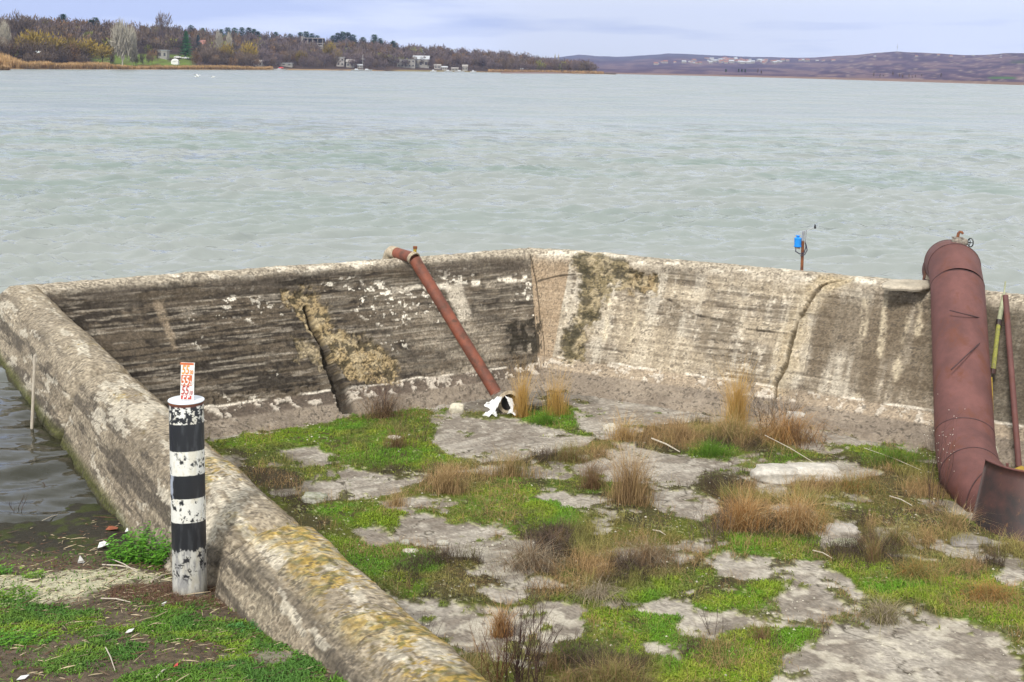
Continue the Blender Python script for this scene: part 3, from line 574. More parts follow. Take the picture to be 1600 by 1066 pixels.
tc_ = np.empty(A_.shape+(3,)); tc_[:] = (.085, .058, .045); n_ = fbm(A_*.09, B_*.12, 4, 503); tc_ = mix(tc_, (.06, .045, .042), n_)
lawn_ = sm(A_, 138, 152)*sm(A_, 305, 295)*sm(B_, 8, 14)*sm(B_, 95, 80); tc_ = mix(tc_, (.12, .17, .03), lawn_*sm(n_, .2, .5))
tc_ = mix(tc_, (.30, .20, .10), sm(B_, 12, 4)*sm(n_, .3, .5)); tc_ = mix(tc_, (.21, .17, .08), sm(A_, 600, 640)*sm(A_, 760, 720)*sm(B_, 20, 10))
o = npmesh('peninsula', V.reshape(-1, 3), gridf(*A_.shape), M['hillm'], tc_.reshape(-1, 3)); o['kind'] = 'structure'
# ---- trees
def crown(n, seed, rx, rz, zc, upright, tw, col, col2, hollow=.35, ln=.12, low=.0):
    """n twig slivers in an uneven ellipsoid, unit tree height"""
    r = np.random.default_rng(seed); nb = 9; bl = r.normal(size=(nb, 3)); bl /= np.linalg.norm(bl, axis=1)[:, None]; bl *= r.uniform(.35, .75, (nb, 1))
    k = r.integers(0, nb, n); p = bl[k]+r.normal(size=(n, 3))*.30; l = np.linalg.norm(p, axis=1); p = p/np.maximum(l, 1)[:, None]
    base = np.stack([p[:, 0]*rx, p[:, 1]*rx, zc+p[:, 2]*rz], -1); d = base-np.array([0, 0, zc-rz*.9]); d /= np.linalg.norm(d, axis=1)[:, None]
    d = d*(1-upright)+np.array([0, 0, 1.])*upright+r.normal(size=(n, 3))*.28; d /= np.linalg.norm(d, axis=1)[:, None]
    s = np.cross(d, r.normal(size=(n, 3))); s /= np.linalg.norm(s, axis=1)[:, None]; L_ = (ln*r.uniform(.5, 1.4, n))[:, None]
    V = np.stack([base-s*tw, base+s*tw, base+d*L_], 1).reshape(-1, 3); Fc = np.arange(3*n).reshape(-1, 3)
    t = (np.clip((p[:, 2]+1)/2, 0, 1)*.5+r.random(n)*.5)[:, None]; c = np.array(col)*(1-t)+np.array(col2)*t; return V, Fc, np.repeat(c, 3, 0)
def limbs(seed, nl, h0, spread, top, r0):
    r = random.Random(seed); mb = MB(); mb.tube([(0, 0, -.03), (.005, 0, h0*.6), (0, .008, h0), (r.uniform(-.02, .02), 0, min(top, h0+.35))], [r0, r0*.8, r0*.7, r0*.15], 6)
    for i in range(nl):
        a = i*2.4+r.random(); z = h0*(.7+.7*r.random()); e = spread*(.5+.5*r.random()); zt = z+(top-z)*(.55+.4*r.random())
        mb.tube([(0, 0, z), (math.cos(a)*e*.45, math.sin(a)*e*.45, z+(zt-z)*.5), (math.cos(a)*e, math.sin(a)*e, zt)], [r0*.5, r0*.33, r0*.08], 5)
    return mb
KINDS = {   # rx rz zc upright twig colour colour2 | limbs: n h0 spread top radius trunkcolour
 'brown': (.40, .42, .58, .35, .016, (.074, .054, .040), (.16, .12, .085), .13, 7, .25, .32, .93, .022, (.07, .055, .05)),
 'purple': (.42, .38, .60, .25, .018, (.082, .062, .062), (.175, .135, .128), .12, 8, .22, .35, .9, .02, (.09, .075, .075)),
 'tan': (.38, .42, .56, .3, .018, (.11, .065, .035), (.22, .135, .065), .12, 6, .2, .3, .9, .02, (.08, .06, .045)),
 'willow': (.50, .44, .56, .1, .020, (.13, .095, .025), (.36, .26, .045), .14, 8, .2, .4, .9, .03, (.09, .07, .04)),
 'pale': (.30, .46, .53, .75, .012, (.32, .29, .22), (.58, .53, .42), .2, 9, .12, .28, .98, .02, (.5, .46, .4)),
 'olive': (.42, .40, .56, .2, .022, (.14, .15, .035), (.27, .27, .06), .12, 6, .2, .3, .9, .02, (.07, .06, .04)),
}
def tree_proto(kind, n, seed, name):
    k = KINDS[kind]; V, Fc, c = crown(n, seed, k[0], k[1], k[2], k[3], k[4], k[5], k[6], ln=k[7])
    root = empty(name, (0, 0, 0), 'tree', 'tree'); cr_ = npmesh('crown', V, Fc, M['far'], c, False, root)
    tk = limbs(seed, k[8], k[9], k[10], k[11], k[12]).build('trunk', trunkmat(k[13]), root); return root
_tm = {}
def trunkmat(c):
    if c not in _tm: _tm[c] = mat_plain('bark', c, tuple(v*.7 for v in c), sc=3, rough=.9, bump=0)
    return _tm[c]
def conifer_proto(seed, name, blue=0, n=520, rnd=0):
    r = np.random.default_rng(seed); t = r.random(n)**.8; z = .1+t*.88; rad = (.24*(1-t)**.8+.015)*(1+.25*np.sin(z*60+r.random(n)))
    if rnd: z = .30+.68*t; rad = .25*np.sqrt(np.clip(1-((t-.35)/.68)**2, .02, 1))*(.75+.5*r.random(n))
    a = r.random(n)*6.283; q = r.random(n)**.4
    base = np.stack([np.cos(a)*rad*q*.6, np.sin(a)*rad*q*.6, z], -1); d = np.stack([np.cos(a), np.sin(a), -.25+.5*rnd+0*a], -1); s = np.stack([-np.sin(a), np.cos(a), .1+0*a], -1)
    V = np.stack([base-s*.028, base+s*.028, base+d*(.04+rad*.5)[:, None]], 1).reshape(-1, 3); c1 = np.array((.018, .10, .028) if not blue else (.03, .06, .065)); c2 = np.array((.06, .23, .05) if not blue else (.07, .12, .13))
    tt = r.random((n, 1)); c = np.repeat(c1*(1-tt)+c2*tt, 3, 0); root = empty(name, (0, 0, 0), 'tree', 'tree')
    npmesh('crown', V, np.arange(3*n).reshape(-1, 3), M['far'], c, False, root); MB().tube([(0, 0, -.03), (0, 0, .6), (0, 0, .9)], [.02, .012, .003], 6).build('trunk', trunkmat((.06, .04, .03)), root); return root
def dup(root, loc, rz=0, sc=1., label=None, group=None):
    r = root.copy(); COL.objects.link(r); r.location = [float(v) for v in loc]; r.rotation_euler = (0, 0, rz); r.scale = (sc, sc, sc) if not isinstance(sc, tuple) else sc
    if label: r['label'] = label
    if group: r['group'] = group
    elif 'group' in r: del r['group']
    for ch in root.children:
        c = ch.copy(); COL.objects.link(c); c.parent = r
    return r
protos = {}
def getp(kind, i, name='bare_tree'):
    key = (kind, i)
    if key not in protos:
        if kind == 'pine': protos[key] = conifer_proto(900+i, 'pine_tree', rnd=1)
        elif kind == 'spruce': protos[key] = conifer_proto(910+i, 'spruce_tree', n=900)
        elif kind == 'bluespruce': protos[key] = conifer_proto(920+i, 'spruce_tree', 1, n=700)
        else: protos[key] = tree_proto(kind, 900 if kind in ('willow', 'pale') else 420, hash_(kind)+i*13, {'willow': 'willow_tree', 'pale': 'poplar_tree'}.get(kind, name))
    return protos[key]
def hash_(s): return sum(ord(c)*(i+3) for i, c in enumerate(s))
usedp = set()
def place(kind, i, x, yb, hpx, label, group=None, wx=1., cat=None):
    d, q = tfind(x, yb); h = hpx*(dist0(x)+d)/F; p = getp(kind, i); t = dup(p, q, random.uniform(0, 6.28), (h*wx, h*wx, h), label, group); return t
# marked trees of the near shore
place('pale', 0, 191, 104, 66, 'tall pale many-stemmed bare tree on the lawn behind the reeds', wx=.85)
place('pale', 1, 206, 103, 56, 'pale leaning bare tree just right of the tallest pale tree', wx=.5)
place('pale', 2, 8, 92, 52, 'slim white-barked bare tree at the left end of the far shore', wx=.6)
for x, yb, h, wx, lb in ((52, 96, 50, 1, 'yellow-brown willow, leftmost of the willows behind the tan reeds'), (82, 97, 47, 1, 'yellow-brown willow, second from the left behind the tan reeds'), (108, 98, 38, 1.1, 'yellow-brown willow, third from the left behind the tan reeds'),
        (133, 99, 40, 1, 'yellowest willow with a rounded crown left of the lawn'), (160, 99, 32, 1.0, 'small brownish willow at the left edge of the lawn'), (353, 100, 32, .9, 'golden round-headed willow behind the reeds, left of its brown twin'), (386, 100, 34, .85, 'olive-brown willow right of the golden round-headed one')):
    place('willow', int(x) % 3, x, yb, h, lb, wx=wx)
place('spruce', 0, 290, 92, 44, 'tall dark green spruce beside the small beige house', wx=1.1)
place('bluespruce', 0, 309, 90, 36, 'blue-grey spruce just right of the dark green spruce')
place('tan', 1, 237, 101, 24, 'small reddish-brown bare tree on the lawn left of the white box', wx=.8)
place('tan', 2, 306, 107, 30, 'reddish-brown bare tree leaning over the reeds at the waterline', wx=.7)
place('pale', 1, 341, 92, 40, 'slender pale birch behind the golden willow', wx=.5)
place('pale', 0, 357, 92, 38, 'second slender pale birch behind the golden willow', wx=.4)
place('brown', 1, 256, 62, 42, 'tall bare tree standing out above the ridge left of the spruce', wx=.7)
place('willow', 1, 512, 96, 32, 'yellow-green tree below the concrete ruin', wx=.7)
place('willow', 2, 528, 103, 24, 'small yellow-green tree above the boat houses', wx=.6)
place('olive', 0, 643, 92, 20, 'bright green-leaved tree behind the long white lake house', wx=.7)
place('willow', 0, 470, 104, 24, 'small yellowish bush-like tree left of the boat houses', wx=.8)
for x, yb, h in ((212, 104, 20), (222, 104, 21), (232, 103, 19), (176, 104, 22), (246, 96, 20)):
    place('brown', x % 3, x, yb, h, 'small dark bare tree standing on the green lawn across the lake', 'bare trees on the lawn', wx=.6)
for j, (x, yb, h) in enumerate(((100, 52, 30), (150, 52, 28), (143, 54, 24), (316, 58, 20), (298, 60, 22), (345, 66, 22), (355, 66, 25), (366, 66, 25), (377, 68, 26), (388, 68, 26), (396, 68, 24), (402, 70, 21), (430, 72, 22), (452, 72, 20), (468, 74, 24), (477, 74, 26), (486, 76, 24), (494, 77, 22), (518, 76, 22), (526, 76, 26), (534, 76, 28), (542, 76, 27), (550, 78, 24), (565, 80, 22), (583, 80, 26), (592, 82, 22), (612, 86, 22), (741, 94, 16), (0, 45, 22))):
    place('pine', j % 3, x, yb, h, 'dark green pine on the crest of the wooded far shore', 'pines along the ridge', wx=1.15)
for j, (x, yb, h) in enumerate(((22, 70, 50), (34, 72, 50), (42, 68, 42), (12, 66, 40), (70, 60, 32))):
    place('brown', j % 3, x, yb, h, 'tall dark bare tree rising above the ridge at the far left', 'tall bare trees at the left end', wx=.8)
for j, x in enumerate((864, 869)): place('pale', j, x, 104, 21, 'thin upright poplar near the tip of the peninsula', 'poplars at the tip', wx=.22)
for j, (x, h) in enumerate(((840, 20), (852, 18), (863, 18), (875, 18), (886, 17), (897, 18), (908, 14), (918, 11), (829, 22))):
    place('tan' if j % 3 else 'olive', j % 3, x, shoreY(x)-1.2, h, 'low russet or olive tree near the tip of the wooded peninsula', 'trees at the peninsula tip', wx=1.1)
# individual trees of the front rows
rt_ = random.Random(4); cnt = 0
for row, dd_ in enumerate((10, 24, 40, 58)):
    x = -30+rt_.random()*8
    while x < 900:
        x += rt_.uniform(10, 16)+row
        d = dd_+rt_.uniform(-5, 5)
        if 140 < x < 312 and d < 90: continue
        if x < 40 and d < 30: continue
        if 440 < x < 470 and d < 30: continue
        if 505 < x < 560 and d < 22: continue
        if 604 < x < 762 and d < 34: continue
        if x > 830 and d > 40: continue
        if cnt > 250: break
        Dq = dist0(x)+d; h = rt_.uniform(7.5, 11)*(1 if d > 15 else .8); pz = tpos(np.array([x]), np.array([d]))[0]
        kind = rt_.choice(['purple']*5+['brown']*3+['tan']) if x > 400 else rt_.choice(['brown']*5+['tan']*2+['purple'])
        dup(getp(kind, rt_.randrange(3)), pz, rt_.uniform(0, 6.28), (h*1.05, h*1.05, h), 'leafless tree in the brown wood along the far shore', 'leafless trees along the far shore'); cnt += 1
# the rest of the wood
rw = np.random.default_rng(3); Vs = []; Cs = []; protoc = {k: crown(130, hash_(k), *[KINDS[k][i] for i in (0, 1, 2, 3)], .030, KINDS[k][5], KINDS[k][6], ln=.16) for k in ('brown', 'purple', 'tan', 'olive')}
for j in range(2100):
    x = rw.uniform(-400, 925); d = 38+rw.random()**.8*165
    if 140 < x < 312 and d < 88: continue
    if 604 < x < 680 and d < 45: continue
    k = rw.choice(['purple', 'purple', 'brown', 'tan', 'olive'], p=[.4, .2, .27, .09, .04]) if x > 380 else rw.choice(['brown', 'purple', 'tan', 'olive'], p=[.58, .2, .16, .06])
    V, Fc, c = protoc[k]; h = rw.uniform(7, 11.5); a = rw.random()*6.28; Rz = np.array([[math.cos(a), math.sin(a), 0], [-math.sin(a), math.cos(a), 0], [0, 0, 1]])
    q = tpos(np.array([x]), np.array([d]))[0]; Vs.append((V@Rz)*h*np.array([1.05, 1.05, 1])+q-np.array([0, 0, .6])); Cs.append(c*rw.uniform(.75, 1.25))
V = np.concatenate(Vs); o = npmesh('distant_wood', V, np.arange(len(V)).reshape(-1, 3), M['farfix'], np.concatenate(Cs), False)
tag(o, 'brown and purple leafless wood covering the slope across the lake', 'wood', kind='stuff')
# reeds
def blades(P, H, Wd, col, lean=.25, bend=.35, seed=0, tipcol=None, jit=.25, segs=2, face=None):
    r = np.random.default_rng(seed); n = len(P); a = r.random(n)*6.283 if face is None else face+r.normal(size=n)*.5; b = r.random(n)*6.283
    H = np.broadcast_to(H, n); Wd = np.broadcast_to(Wd, n); s = np.stack([np.cos(a), np.sin(a), 0*a], -1)*(Wd/2)[:, None]
    ld = np.stack([np.cos(b), np.sin(b), 0*b], -1); l1 = (r.random(n)*lean)[:, None]; l2 = (r.random(n)*bend)[:, None]; Hh = H[:, None]; z = np.array([0, 0, 1.])
    m = P+ld*l1*Hh*.5+z*Hh*.5; t = P+ld*(l1+l2)*Hh+z*Hh*(1-.4*(l1+l2)**2)
    V = np.stack([P-s, P+s, m+s*.75, m-s*.75, t], 1).reshape(-1, 3); i = np.arange(n)[:, None]*5
    Fc = np.concatenate([i+np.array([[0, 1, 2, 3]]), np.concatenate([i+np.array([[3, 2, 4]]), np.full((n, 1), -1)], 1)]).reshape(-1, 4)
    c = np.broadcast_to(np.asarray(col, float), (n, 3))*(1+jit*(r.random((n, 1))*2-1)); tcx = c if tipcol is None else np.broadcast_to(np.asarray(tipcol, float), (n, 3))*(1+jit*(r.random((n, 1))*2-1))
    C = np.stack([c*.75, c*.75, c*.6+tcx*.4, c*.6+tcx*.4, tcx], 1).reshape(-1, 3); return V, Fc, C
def merge(parts):
    Vs = []; Fs = []; Cs = []; b = 0
    for V, Fc, C in parts:
        Fc = Fc.copy(); Fc[Fc >= 0] += b
        if Fc.shape[1] == 3: Fc = np.concatenate([Fc, np.full((len(Fc), 1), -1)], 1)
        Vs.append(V); Fs.append(Fc); Cs.append(C); b += len(V)
    return np.concatenate(Vs), np.concatenate(Fs), np.concatenate(Cs)
r = np.random.default_rng(21); n = 26000; x = r.uniform(-300, 425, n); d = r.uniform(-3, 11, n)+sm(x, 40, -10)*r.uniform(0, 30, n); keep_ = ~((x > 170) & (x < 215) & (d > 4)) & (fbm(x*.06, d*.1, 3, 511) > .30)
x = x[keep_]; d = d[keep_]; H = (2.3+1.2*fbm(x*.03, x*0, 3, 513)+2.6*sm(x, 40, 0)-.9*sm(x, 150, 230))*r.uniform(.7, 1.15, len(x))
V1 = blades(tpos(x, np.maximum(d, 0))-np.stack([0*x, 0*x-np.minimum(d, 0)*-1, .2+0*x], -1), H, .42, (.36, .22, .10), .15, .2, 1, (.46, .30, .14), .3)
x = np.concatenate([r.uniform(760, 940, 2600), r.uniform(-300, 16, 4000)]); d = r.uniform(-2, 5, len(x)); q = tpos(x, np.maximum(d, 0)); q[2600:, :2] *= (.90+.0*x[2600:])[:, None]; q[2600:, 2] = -.1
V2 = blades(q, r.uniform(1, 2.6, len(x)), .42, (.30, .19, .10), .15, .2, 2, (.42, .27, .13), .3)
V, Fc, C = merge([V1, V2]); tag(npmesh('reed_bed', V, Fc, M['farfix'], C, False), 'tan reed bed along the water on the far left shore', 'reeds', kind='stuff')
# ---- buildings across the lake
def house(x, yb, wpx, hpx, label, roof='flat', wall='wall_w', roofm='roof_g', depth=8, wins=2, storeys=1, group=None, rz=0, name='lake_house', dz=0):
    d, q = tfind(x, yb); k = (dist0(x)+d)/F; W = wpx*k; H = hpx*k; root = empty(name, (q[0], q[1], q[2]+dz), label, 'house', group); root.rotation_euler = (0, 0, rz)
    MB().box((0, depth/2, H/2-.75), (W, depth, H+1.5)).build('wall', M[wall], root)
    if roof == 'flat': MB().box((0, depth/2, H+.16), (W+.8, depth+.8, .3)).build('roof', M[roofm], root)
    else:
        rh = H*.45; a = W/2+.4; b = depth+.5
        MB().add([(-a, -.5, H), (a, -.5, H), (a, b, H), (-a, b, H), (-a, depth/2, H+rh), (a, depth/2, H+rh)], [(0, 1, 5, 4), (2, 3, 4, 5), (0, 4, 3), (1, 2, 5), (3, 2, 1, 0)]).build('roof', M[roofm], root)
    for s in range(storeys):
        for i in range(wins):
            cx = (i+.5)/wins*W-W/2; MB().box((cx, -.04, H*(s+.52)/storeys), (W/wins*.4, .12, H/storeys*.36)).build('window', M['dark'], root)
    return root
house(253, 92, 14, 13, 'small beige two-part house beside the lawn', depth=6, wins=2)
house(312, 86, 12, 16, 'small house with a reddish roof right of the dark spruce', 'gable', 'wall_g', 'roof_r', 7)
house(402, 104, 14, 7, 'dark timber boat house near the pier', 'gable', 'wall_g', 'wall_g', 6)
house(442, 103.5, 26, 4.5, 'long low white shed near the end of the reeds', 'flat', 'wall_w', 'roof_g', 5, 3)
house(545, 106, 12, 9, 'pale boat house with a grey gable roof below the willows', 'gable', 'wall_w', 'wall_g', 6)
house(530, 104, 12, 14, 'tall narrow house among bare trees above the moorings', 'flat', 'wall_g', 'roof_g', 6, 2, 2)
rt0 = house(655, 106, 25, 13, 'long white lake house with a pale sloping metal roof', 'gable', 'wall_w', 'roof_g', 12, 3)
tr = house(632, 106, 28, 13, 'open white terrace wing left of the long lake house', 'flat', 'wall_w', 'wall_w', 8, 5, 2)
for x, yb, w_, h_, lb in ((681, 108, 12, 7, 'low grey shed just right of the long lake house'), (692, 110, 10, 6, 'small white hut below the grey shed'), (708, 111, 12, 5, 'white boat shelter among the moored boats'), (724, 111, 9, 9, 'yellow-fronted hut at the right end of the huts'), (560, 107, 8, 6, 'small grey hut above the moorings'), (812, 111, 5, 4, 'tiny white hut on the shore near the peninsula tip')):
    house(x, yb, w_*.85, h_*.75, lb, 'gable', 'wall_g' if x in (681, 560, 692) else 'wall_w', 'wall_g' if x in (708, 724, 681) else 'roof_g', 4, 2, name='hut')
# concrete ruin
d, q = tfind(487, 84); k = (dist0(487)+d)/F; ru = empty('concrete_ruin', q, 'unfinished grey concrete frame building high in the wood', 'ruin')
Wd_, Hd = 32*k, 24*k; mb = MB()
for z in (0, .34, .67, 1): mb.box((0, 5, Hd*z), (Wd_, 10, .45))
mb.build('floor_slab', M['wall_g'], ru)
for i in range(5): MB().box((-Wd_/2+.3+i*(Wd_-.6)/4, .35, Hd/2), (.5, .5, Hd-.46)).build('pillar', M['wall_w'], ru)
MB().box((0, 9.2, Hd/2), (Wd_-.6, .3, Hd-.5)).build('rear_wall', M['dark'], ru); MB().box((-Wd_/2-.6, 5.5, Hd*.55), (1.4, 8, Hd*1.12)).build('stair_tower', M['wall_w'], ru)
MB().box((Wd_*.28, .8, Hd*.3), (Wd_*.42, .3, Hd*.55)).build('infill_wall', M['wall_g'], ru)
# pier with parasol and boat, white box, cars, boats
d, q = tfind(434, 109); pr = empty('wooden_pier', (q[0], q[1]-8, 0), 'low wooden pier reaching into the lake at the end of the reeds', 'pier')
MB().box((0, 0, .55), (15, 3, .25)).build('deck', M['wall_g'], pr)
for i in range(5): MB().tube([(-6.6+i*3.3, -1.2, -1.4), (-6.6+i*3.3, -1.2, .42)], .14, 6).build('pile', M['dark'], pr)
def small_boat(loc, L_, label, rz=0, group=None, mat='white'):
    root = empty('boat', loc, label, 'boat', group); root.rotation_euler = (0, 0, rz); a, b = L_/2, L_*.17
    V = [(-a, -b, .5), (a*.5, -b, .55), (a, 0, .75), (a*.5, b, .55), (-a, b, .5), (-a*.9, -b*.6, -.1), (a*.4, -b*.6, -.1), (a*.8, 0, 0), (a*.4, b*.6, -.1), (-a*.9, b*.6, -.1)]
    MB().add(V, [(0, 1, 6, 5), (1, 2, 7, 6), (2, 3, 8, 7), (3, 4, 9, 8), (4, 0, 5, 9), (0, 4, 3, 2, 1), (5, 6, 7, 8, 9)]).build('hull', M[mat], root)
    MB().box((-a*.1, 0, .95), (L_*.3, b*1.2, .9), taper=.8).build('cabin', M['roof_g'], root); return root
small_boat((q[0]+3, q[1]-11, 0), 8, 'white motor boat with a red cover moored at the pier')
tag(MB().box((0, 0, 0), (3.6, 2.2, .5), taper=.6).box((0, 0, .32), (2, 1.4, .3), taper=.5).build('boat_cover', M['redp'], loc=(-q[0]*0, 0, 0)), 'small red tarpaulin over the boat at the pier', 'tarpaulin').location = (q[0]+3.6, q[1]-11, 1.55)
for x, dd_, L_, lb in ((556, -6, 9, 'grey-white boat, left of the two moored below the boat house'), (572, -5, 8, 'grey-white boat, right of the two moored below the boat house'), (698, -3, 7, 'white boat drawn up by the huts'), (716, -4, 8, 'pale boat moored in front of the boat shelter'), (737, -7, 5, 'small white boat floating off the right end of the huts'), (675, -3, 5, 'small white boat below the long lake house')):
    Y = dist0(x)+dd_; small_boat(((x-800)/F*Y, Y, 0.05), L_, lb, .2)
d, q = tfind(565, 110); MB  # mast
tag(MB().tube([(0, 0, 0), (0, 0, 11)], .09, 6).tube([(-1.6, 0, 8), (1.6, 0, 8)], .06, 5).build('mast', M['white'], loc=None), 'thin white mast standing over the moored boats', 'mast').location = (float(q[0]), float(q[1]), float(q[2]))
d, q = tfind(273, 101); t_ = empty('stone_shelter', q, 'bright white boxy shelter with a rounded top on the lawn', 'shelter'); MB().box((0, 0, 1.1), (4, 3, 2.2)).build('wall', M['white'], t_); MB().lathe([(2.1, 2.2), (1.7, 2.9), (.8, 3.3), (.01, 3.4)], (0, 0, 0), n=10).build('roof', M['white'], t_)
def car(x, yb, lb):
    d, q = tfind(x, yb); c = empty('parked_car', q, lb, 'car'); MB().box((0, 0, .75), (4.3, 1.8, .7)).build('body', M['white'], c, bevel=.1); MB().box((-.2, 0, 1.3), (2.4, 1.6, .55), taper=.75).build('cabin', M['dark'], c)
    for sx_ in (-1.3, 1.3):
        for sy in (-.9, .9): MB().lathe([(.01, -.1), (.33, -.1), (.33, .1), (.01, .1)], (sx_, sy, .33), (0, 1, 0), 12).build('wheel', M['black'], c)
car(277, 91.5, 'white car, left of the two parked by the spruce'); car(289, 92.5, 'white car, right of the two parked by the spruce')
# gulls
def gull(loc, lb, s=1.):
    g = MB(); P = [(-.28, 0, .04), (-.18, 0, .06), (-.03, 0, .09), (.12, 0, .10), (.19, 0, .2), (.26, 0, .235), (.31, 0, .225), (.37, 0, .21)]; Rr = [.012, .05, .085, .065, .04, .042, .028, .006]
    g.tube(P, Rr, 10); g.add([(-.05, .07, .12), (.06, .07, .13), (-.12, .5, .34), (-.26, .72, .28), (-.18, .4, .28)], [(0, 1, 2, 3, 4), (4, 3, 2, 1, 0)]); g.add([(-.05, -.07, .12), (.06, -.07, .13), (-.12, -.5, .34), (-.26, -.72, .28), (-.18, -.4, .28)], [(0, 1, 2, 3, 4), (4, 3, 2, 1, 0)])
    g.v = [tuple(c*s for c in v) for v in g.v]; o = g.build('gull', M['white'], smooth=False); o.location = [float(c) for c in loc]; tag(o, lb, 'bird'); return o
for x, y, lb, s in ((308, 121, 'white gull with raised wings low over the water off the reeds', 3.0), (333, 122, 'smaller white gull low over the water right of the winged one', 2.0), (60, 83, 'white gull flying in front of the willows at the left', 2.0)):
    Y = 9000/(max(y, 118)-HY(x)+4) if y > 100 else 480.; gull(aty(x, y, Y), lb, s*Y/400.)
# ---- far hills on the right
hx = np.arange(780, 2300, 5.); lv = np.linspace(0, 1, 46)
def hsh_shore(x): return np.interp(x, [780, 940, 1100, 1270, 1600, 2300], [115.2, 115.5, 119, 123.5, 133.5, 158])
def hsky(x): return np.interp(x, [780, 850, 880, 900, 960, 1010, 1040, 1100, 1170, 1230, 1290, 1340, 1390, 1440, 1500, 1560, 1600, 2300], [100, 92, 88, 86, 89, 86.5, 84, 86, 90, 90, 89, 85, 81.5, 83, 87, 84, 83, 80])+1.2*(fbm(np.asarray(x)*.03, np.asarray(x)*0., 4, 601)-.5)*2
A_, B_ = np.meshgrid(hx, lv, indexing='ij'); y_s = hsh_shore(A_); y_t = hsky(A_); D0 = 9000/(y_s-HY(A_))
D1 = np.interp(A_, [780, 1000, 1200, 1400, 1600, 2300], [5200, 4600, 3900, 2600, 2000, 1500])
py = y_s+(y_t-y_s)*B_; Dp = D0*(D1/D0)**(B_**.75); Zp = CZ+(HY(A_)-py)*Dp/F+(B_ > 0)*(1-B_)*1.0; Zp[:, 0] = -.3
Zp += np.where((B_ > .15) & (B_ < .95), Dp/F*1.6*(fbm(A_*.02, B_*6, 4, 603)-.5)*2, 0)
X_ = (A_-800)/F*Dp; V = np.stack([X_, Dp, Zp], -1); back = V[:, -1:].copy(); back[..., 1] *= 1.5; back[..., 0] *= 1.5; back[..., 2] *= .3; V = np.concatenate([V, back], 1)
A2 = np.concatenate([A_, A_[:, -1:]], 1); B2 = np.concatenate([B_, B_[:, -1:]], 1); Dq = V[..., 1]
hc = np.empty(A2.shape+(3,)); hc[:] = (.078, .058, .098); n_ = fbm(A2*.035, B2*14, 5, 611); n2_ = fbm(A2*.15, B2*30, 4, 613)
hc = mix(hc, (.155, .11, .125), sm(n_, .5, .62)*.8); hc = mix(hc, (.05, .04, .075), sm(n_, .45, .34)*.7); hc = mix(hc, (.30, .24, .2), sm(n2_, .62, .72)*sm(A2, 1150, 1350)*.6)
hc = mix(hc, (.22, .15, .12), sm(B2, .035, .015)); hc = mix(hc, (.06, .13, .05), sm(np.abs(A2-1560), 25, 15)*sm(np.abs(B2-.18), .05, .02)); hc = mix(hc, (.05, .06, .05), sm(np.abs(A2-1585), 18, 10)*sm(np.abs(B2-.72), .08, .03)*sm(n2_, .4, .5))
hc = mix(hc, (.06, .065, .11), sm(B2, .72, .92)*sm(A2, 1260, 1150)*.8)
o = npmesh('hills', V.reshape(-1, 3), gridf(*A2.shape), M['hillm'], hc.reshape(-1, 3)); o['kind'] = 'structure'
def hill_at(x, y):
    i = int(np.clip(np.argmin(np.abs(hx-x)), 0, len(hx)-1)); pp = proj(V[i, :46])[1]; j = int(np.argmin(np.abs(pp-y))); return V[i, j]
rv = random.Random(9); hp = []
for kk, (wm, rm_) in enumerate((('wall_w', 'roof_g'), ('wall_w', 'roof_r'), ('wall_g', 'roof_r'))):
    mb = MB().box((0, 0, 2), (11, 8, 5)); me_n = len(mb.f); mb.add([(-6, -4.6, 4.5), (6, -4.6, 4.5), (6, 4.6, 4.5), (-6, 4.6, 4.5), (-6, 0, 7.2), (6, 0, 7.2)], [(0, 1, 5, 4), (2, 3, 4, 5), (0, 4, 3), (1, 2, 5), (3, 2, 1, 0)])
    o = mb.build('village_house', M[wm]); o.data.materials.append(M[rm_])
    for i, p in enumerate(o.data.polygons): p.material_index = 1 if i >= me_n else 0
    hp.append(o)
for j in range(92):
    if j < 74: x = min(max(rv.gauss(1125, 48), 1018), 1225); y = 98.5-(x-1120)*.006-rv.random()*8*math.exp(-((x-1120)/60)**2)+2.5*rv.random()
    elif j < 84: x = rv.uniform(1190, 1290); y = rv.uniform(95, 98)
    else: x = rv.uniform(1360, 1590); y = rv.uniform(87, 92)
    q = hill_at(x, y); h = hp[j % 3] if j < 3 else hp[rv.choice((0, 0, 1, 2))].copy()
    if j >= 3: COL.objects.link(h)
    s = rv.uniform(.45, .9)*(1.0 if j < 84 else .5); h.location = [float(q[0]+rv.uniform(-8, 8)), float(q[1]-4), float(q[2])]; h.rotation_euler = (0, 0, rv.uniform(-.6, .6)); h.scale = (s, s, s)
    if j < 84: tag(h, 'tiny pale house in the village strewn over the far hillside', 'house', 'houses of the far village')
    else: tag(h, 'tiny pale house standing alone on the right hand hills', 'house', 'scattered houses on the right hills')
for j, x in enumerate([1360, 1368, 1374, 1392, 1399, 1407, 1414, 1420, 1427, 1434, 1463, 1185, 1187, 1178]):
    q = hill_at(x, hsh_shore(x)-rv.uniform(3, 7)); hgt = rv.uniform(6, 10)*q[1]/F
    dup(getp('purple', j % 3), q, rv.random()*6, (hgt*.35, hgt*.35, hgt), 'slim bare poplar in the broken row near the right hand shore', 'poplars on the right shore')
for j, x in enumerate([1150, 1154, 1158, 1128]):
    q = hill_at(x, 115); hgt = 7*q[1]/F; dup(getp('pine', j % 3), q, 0, (hgt, hgt, hgt), 'dark clump-forming pine near the shore below the village', 'pines below the village')
q = hill_at(1397, 82); ms = MB().tube([(0, 0, -1), (0, 0, 16)], .35, 5).tube([(0, 0, 9), (0, 0, 12)], .9, 6).build('radio_mast', M['roof_g']); ms.location = [float(c) for c in q]; tag(ms, 'thin pale mast on the skyline of the right hand hills', 'mast')

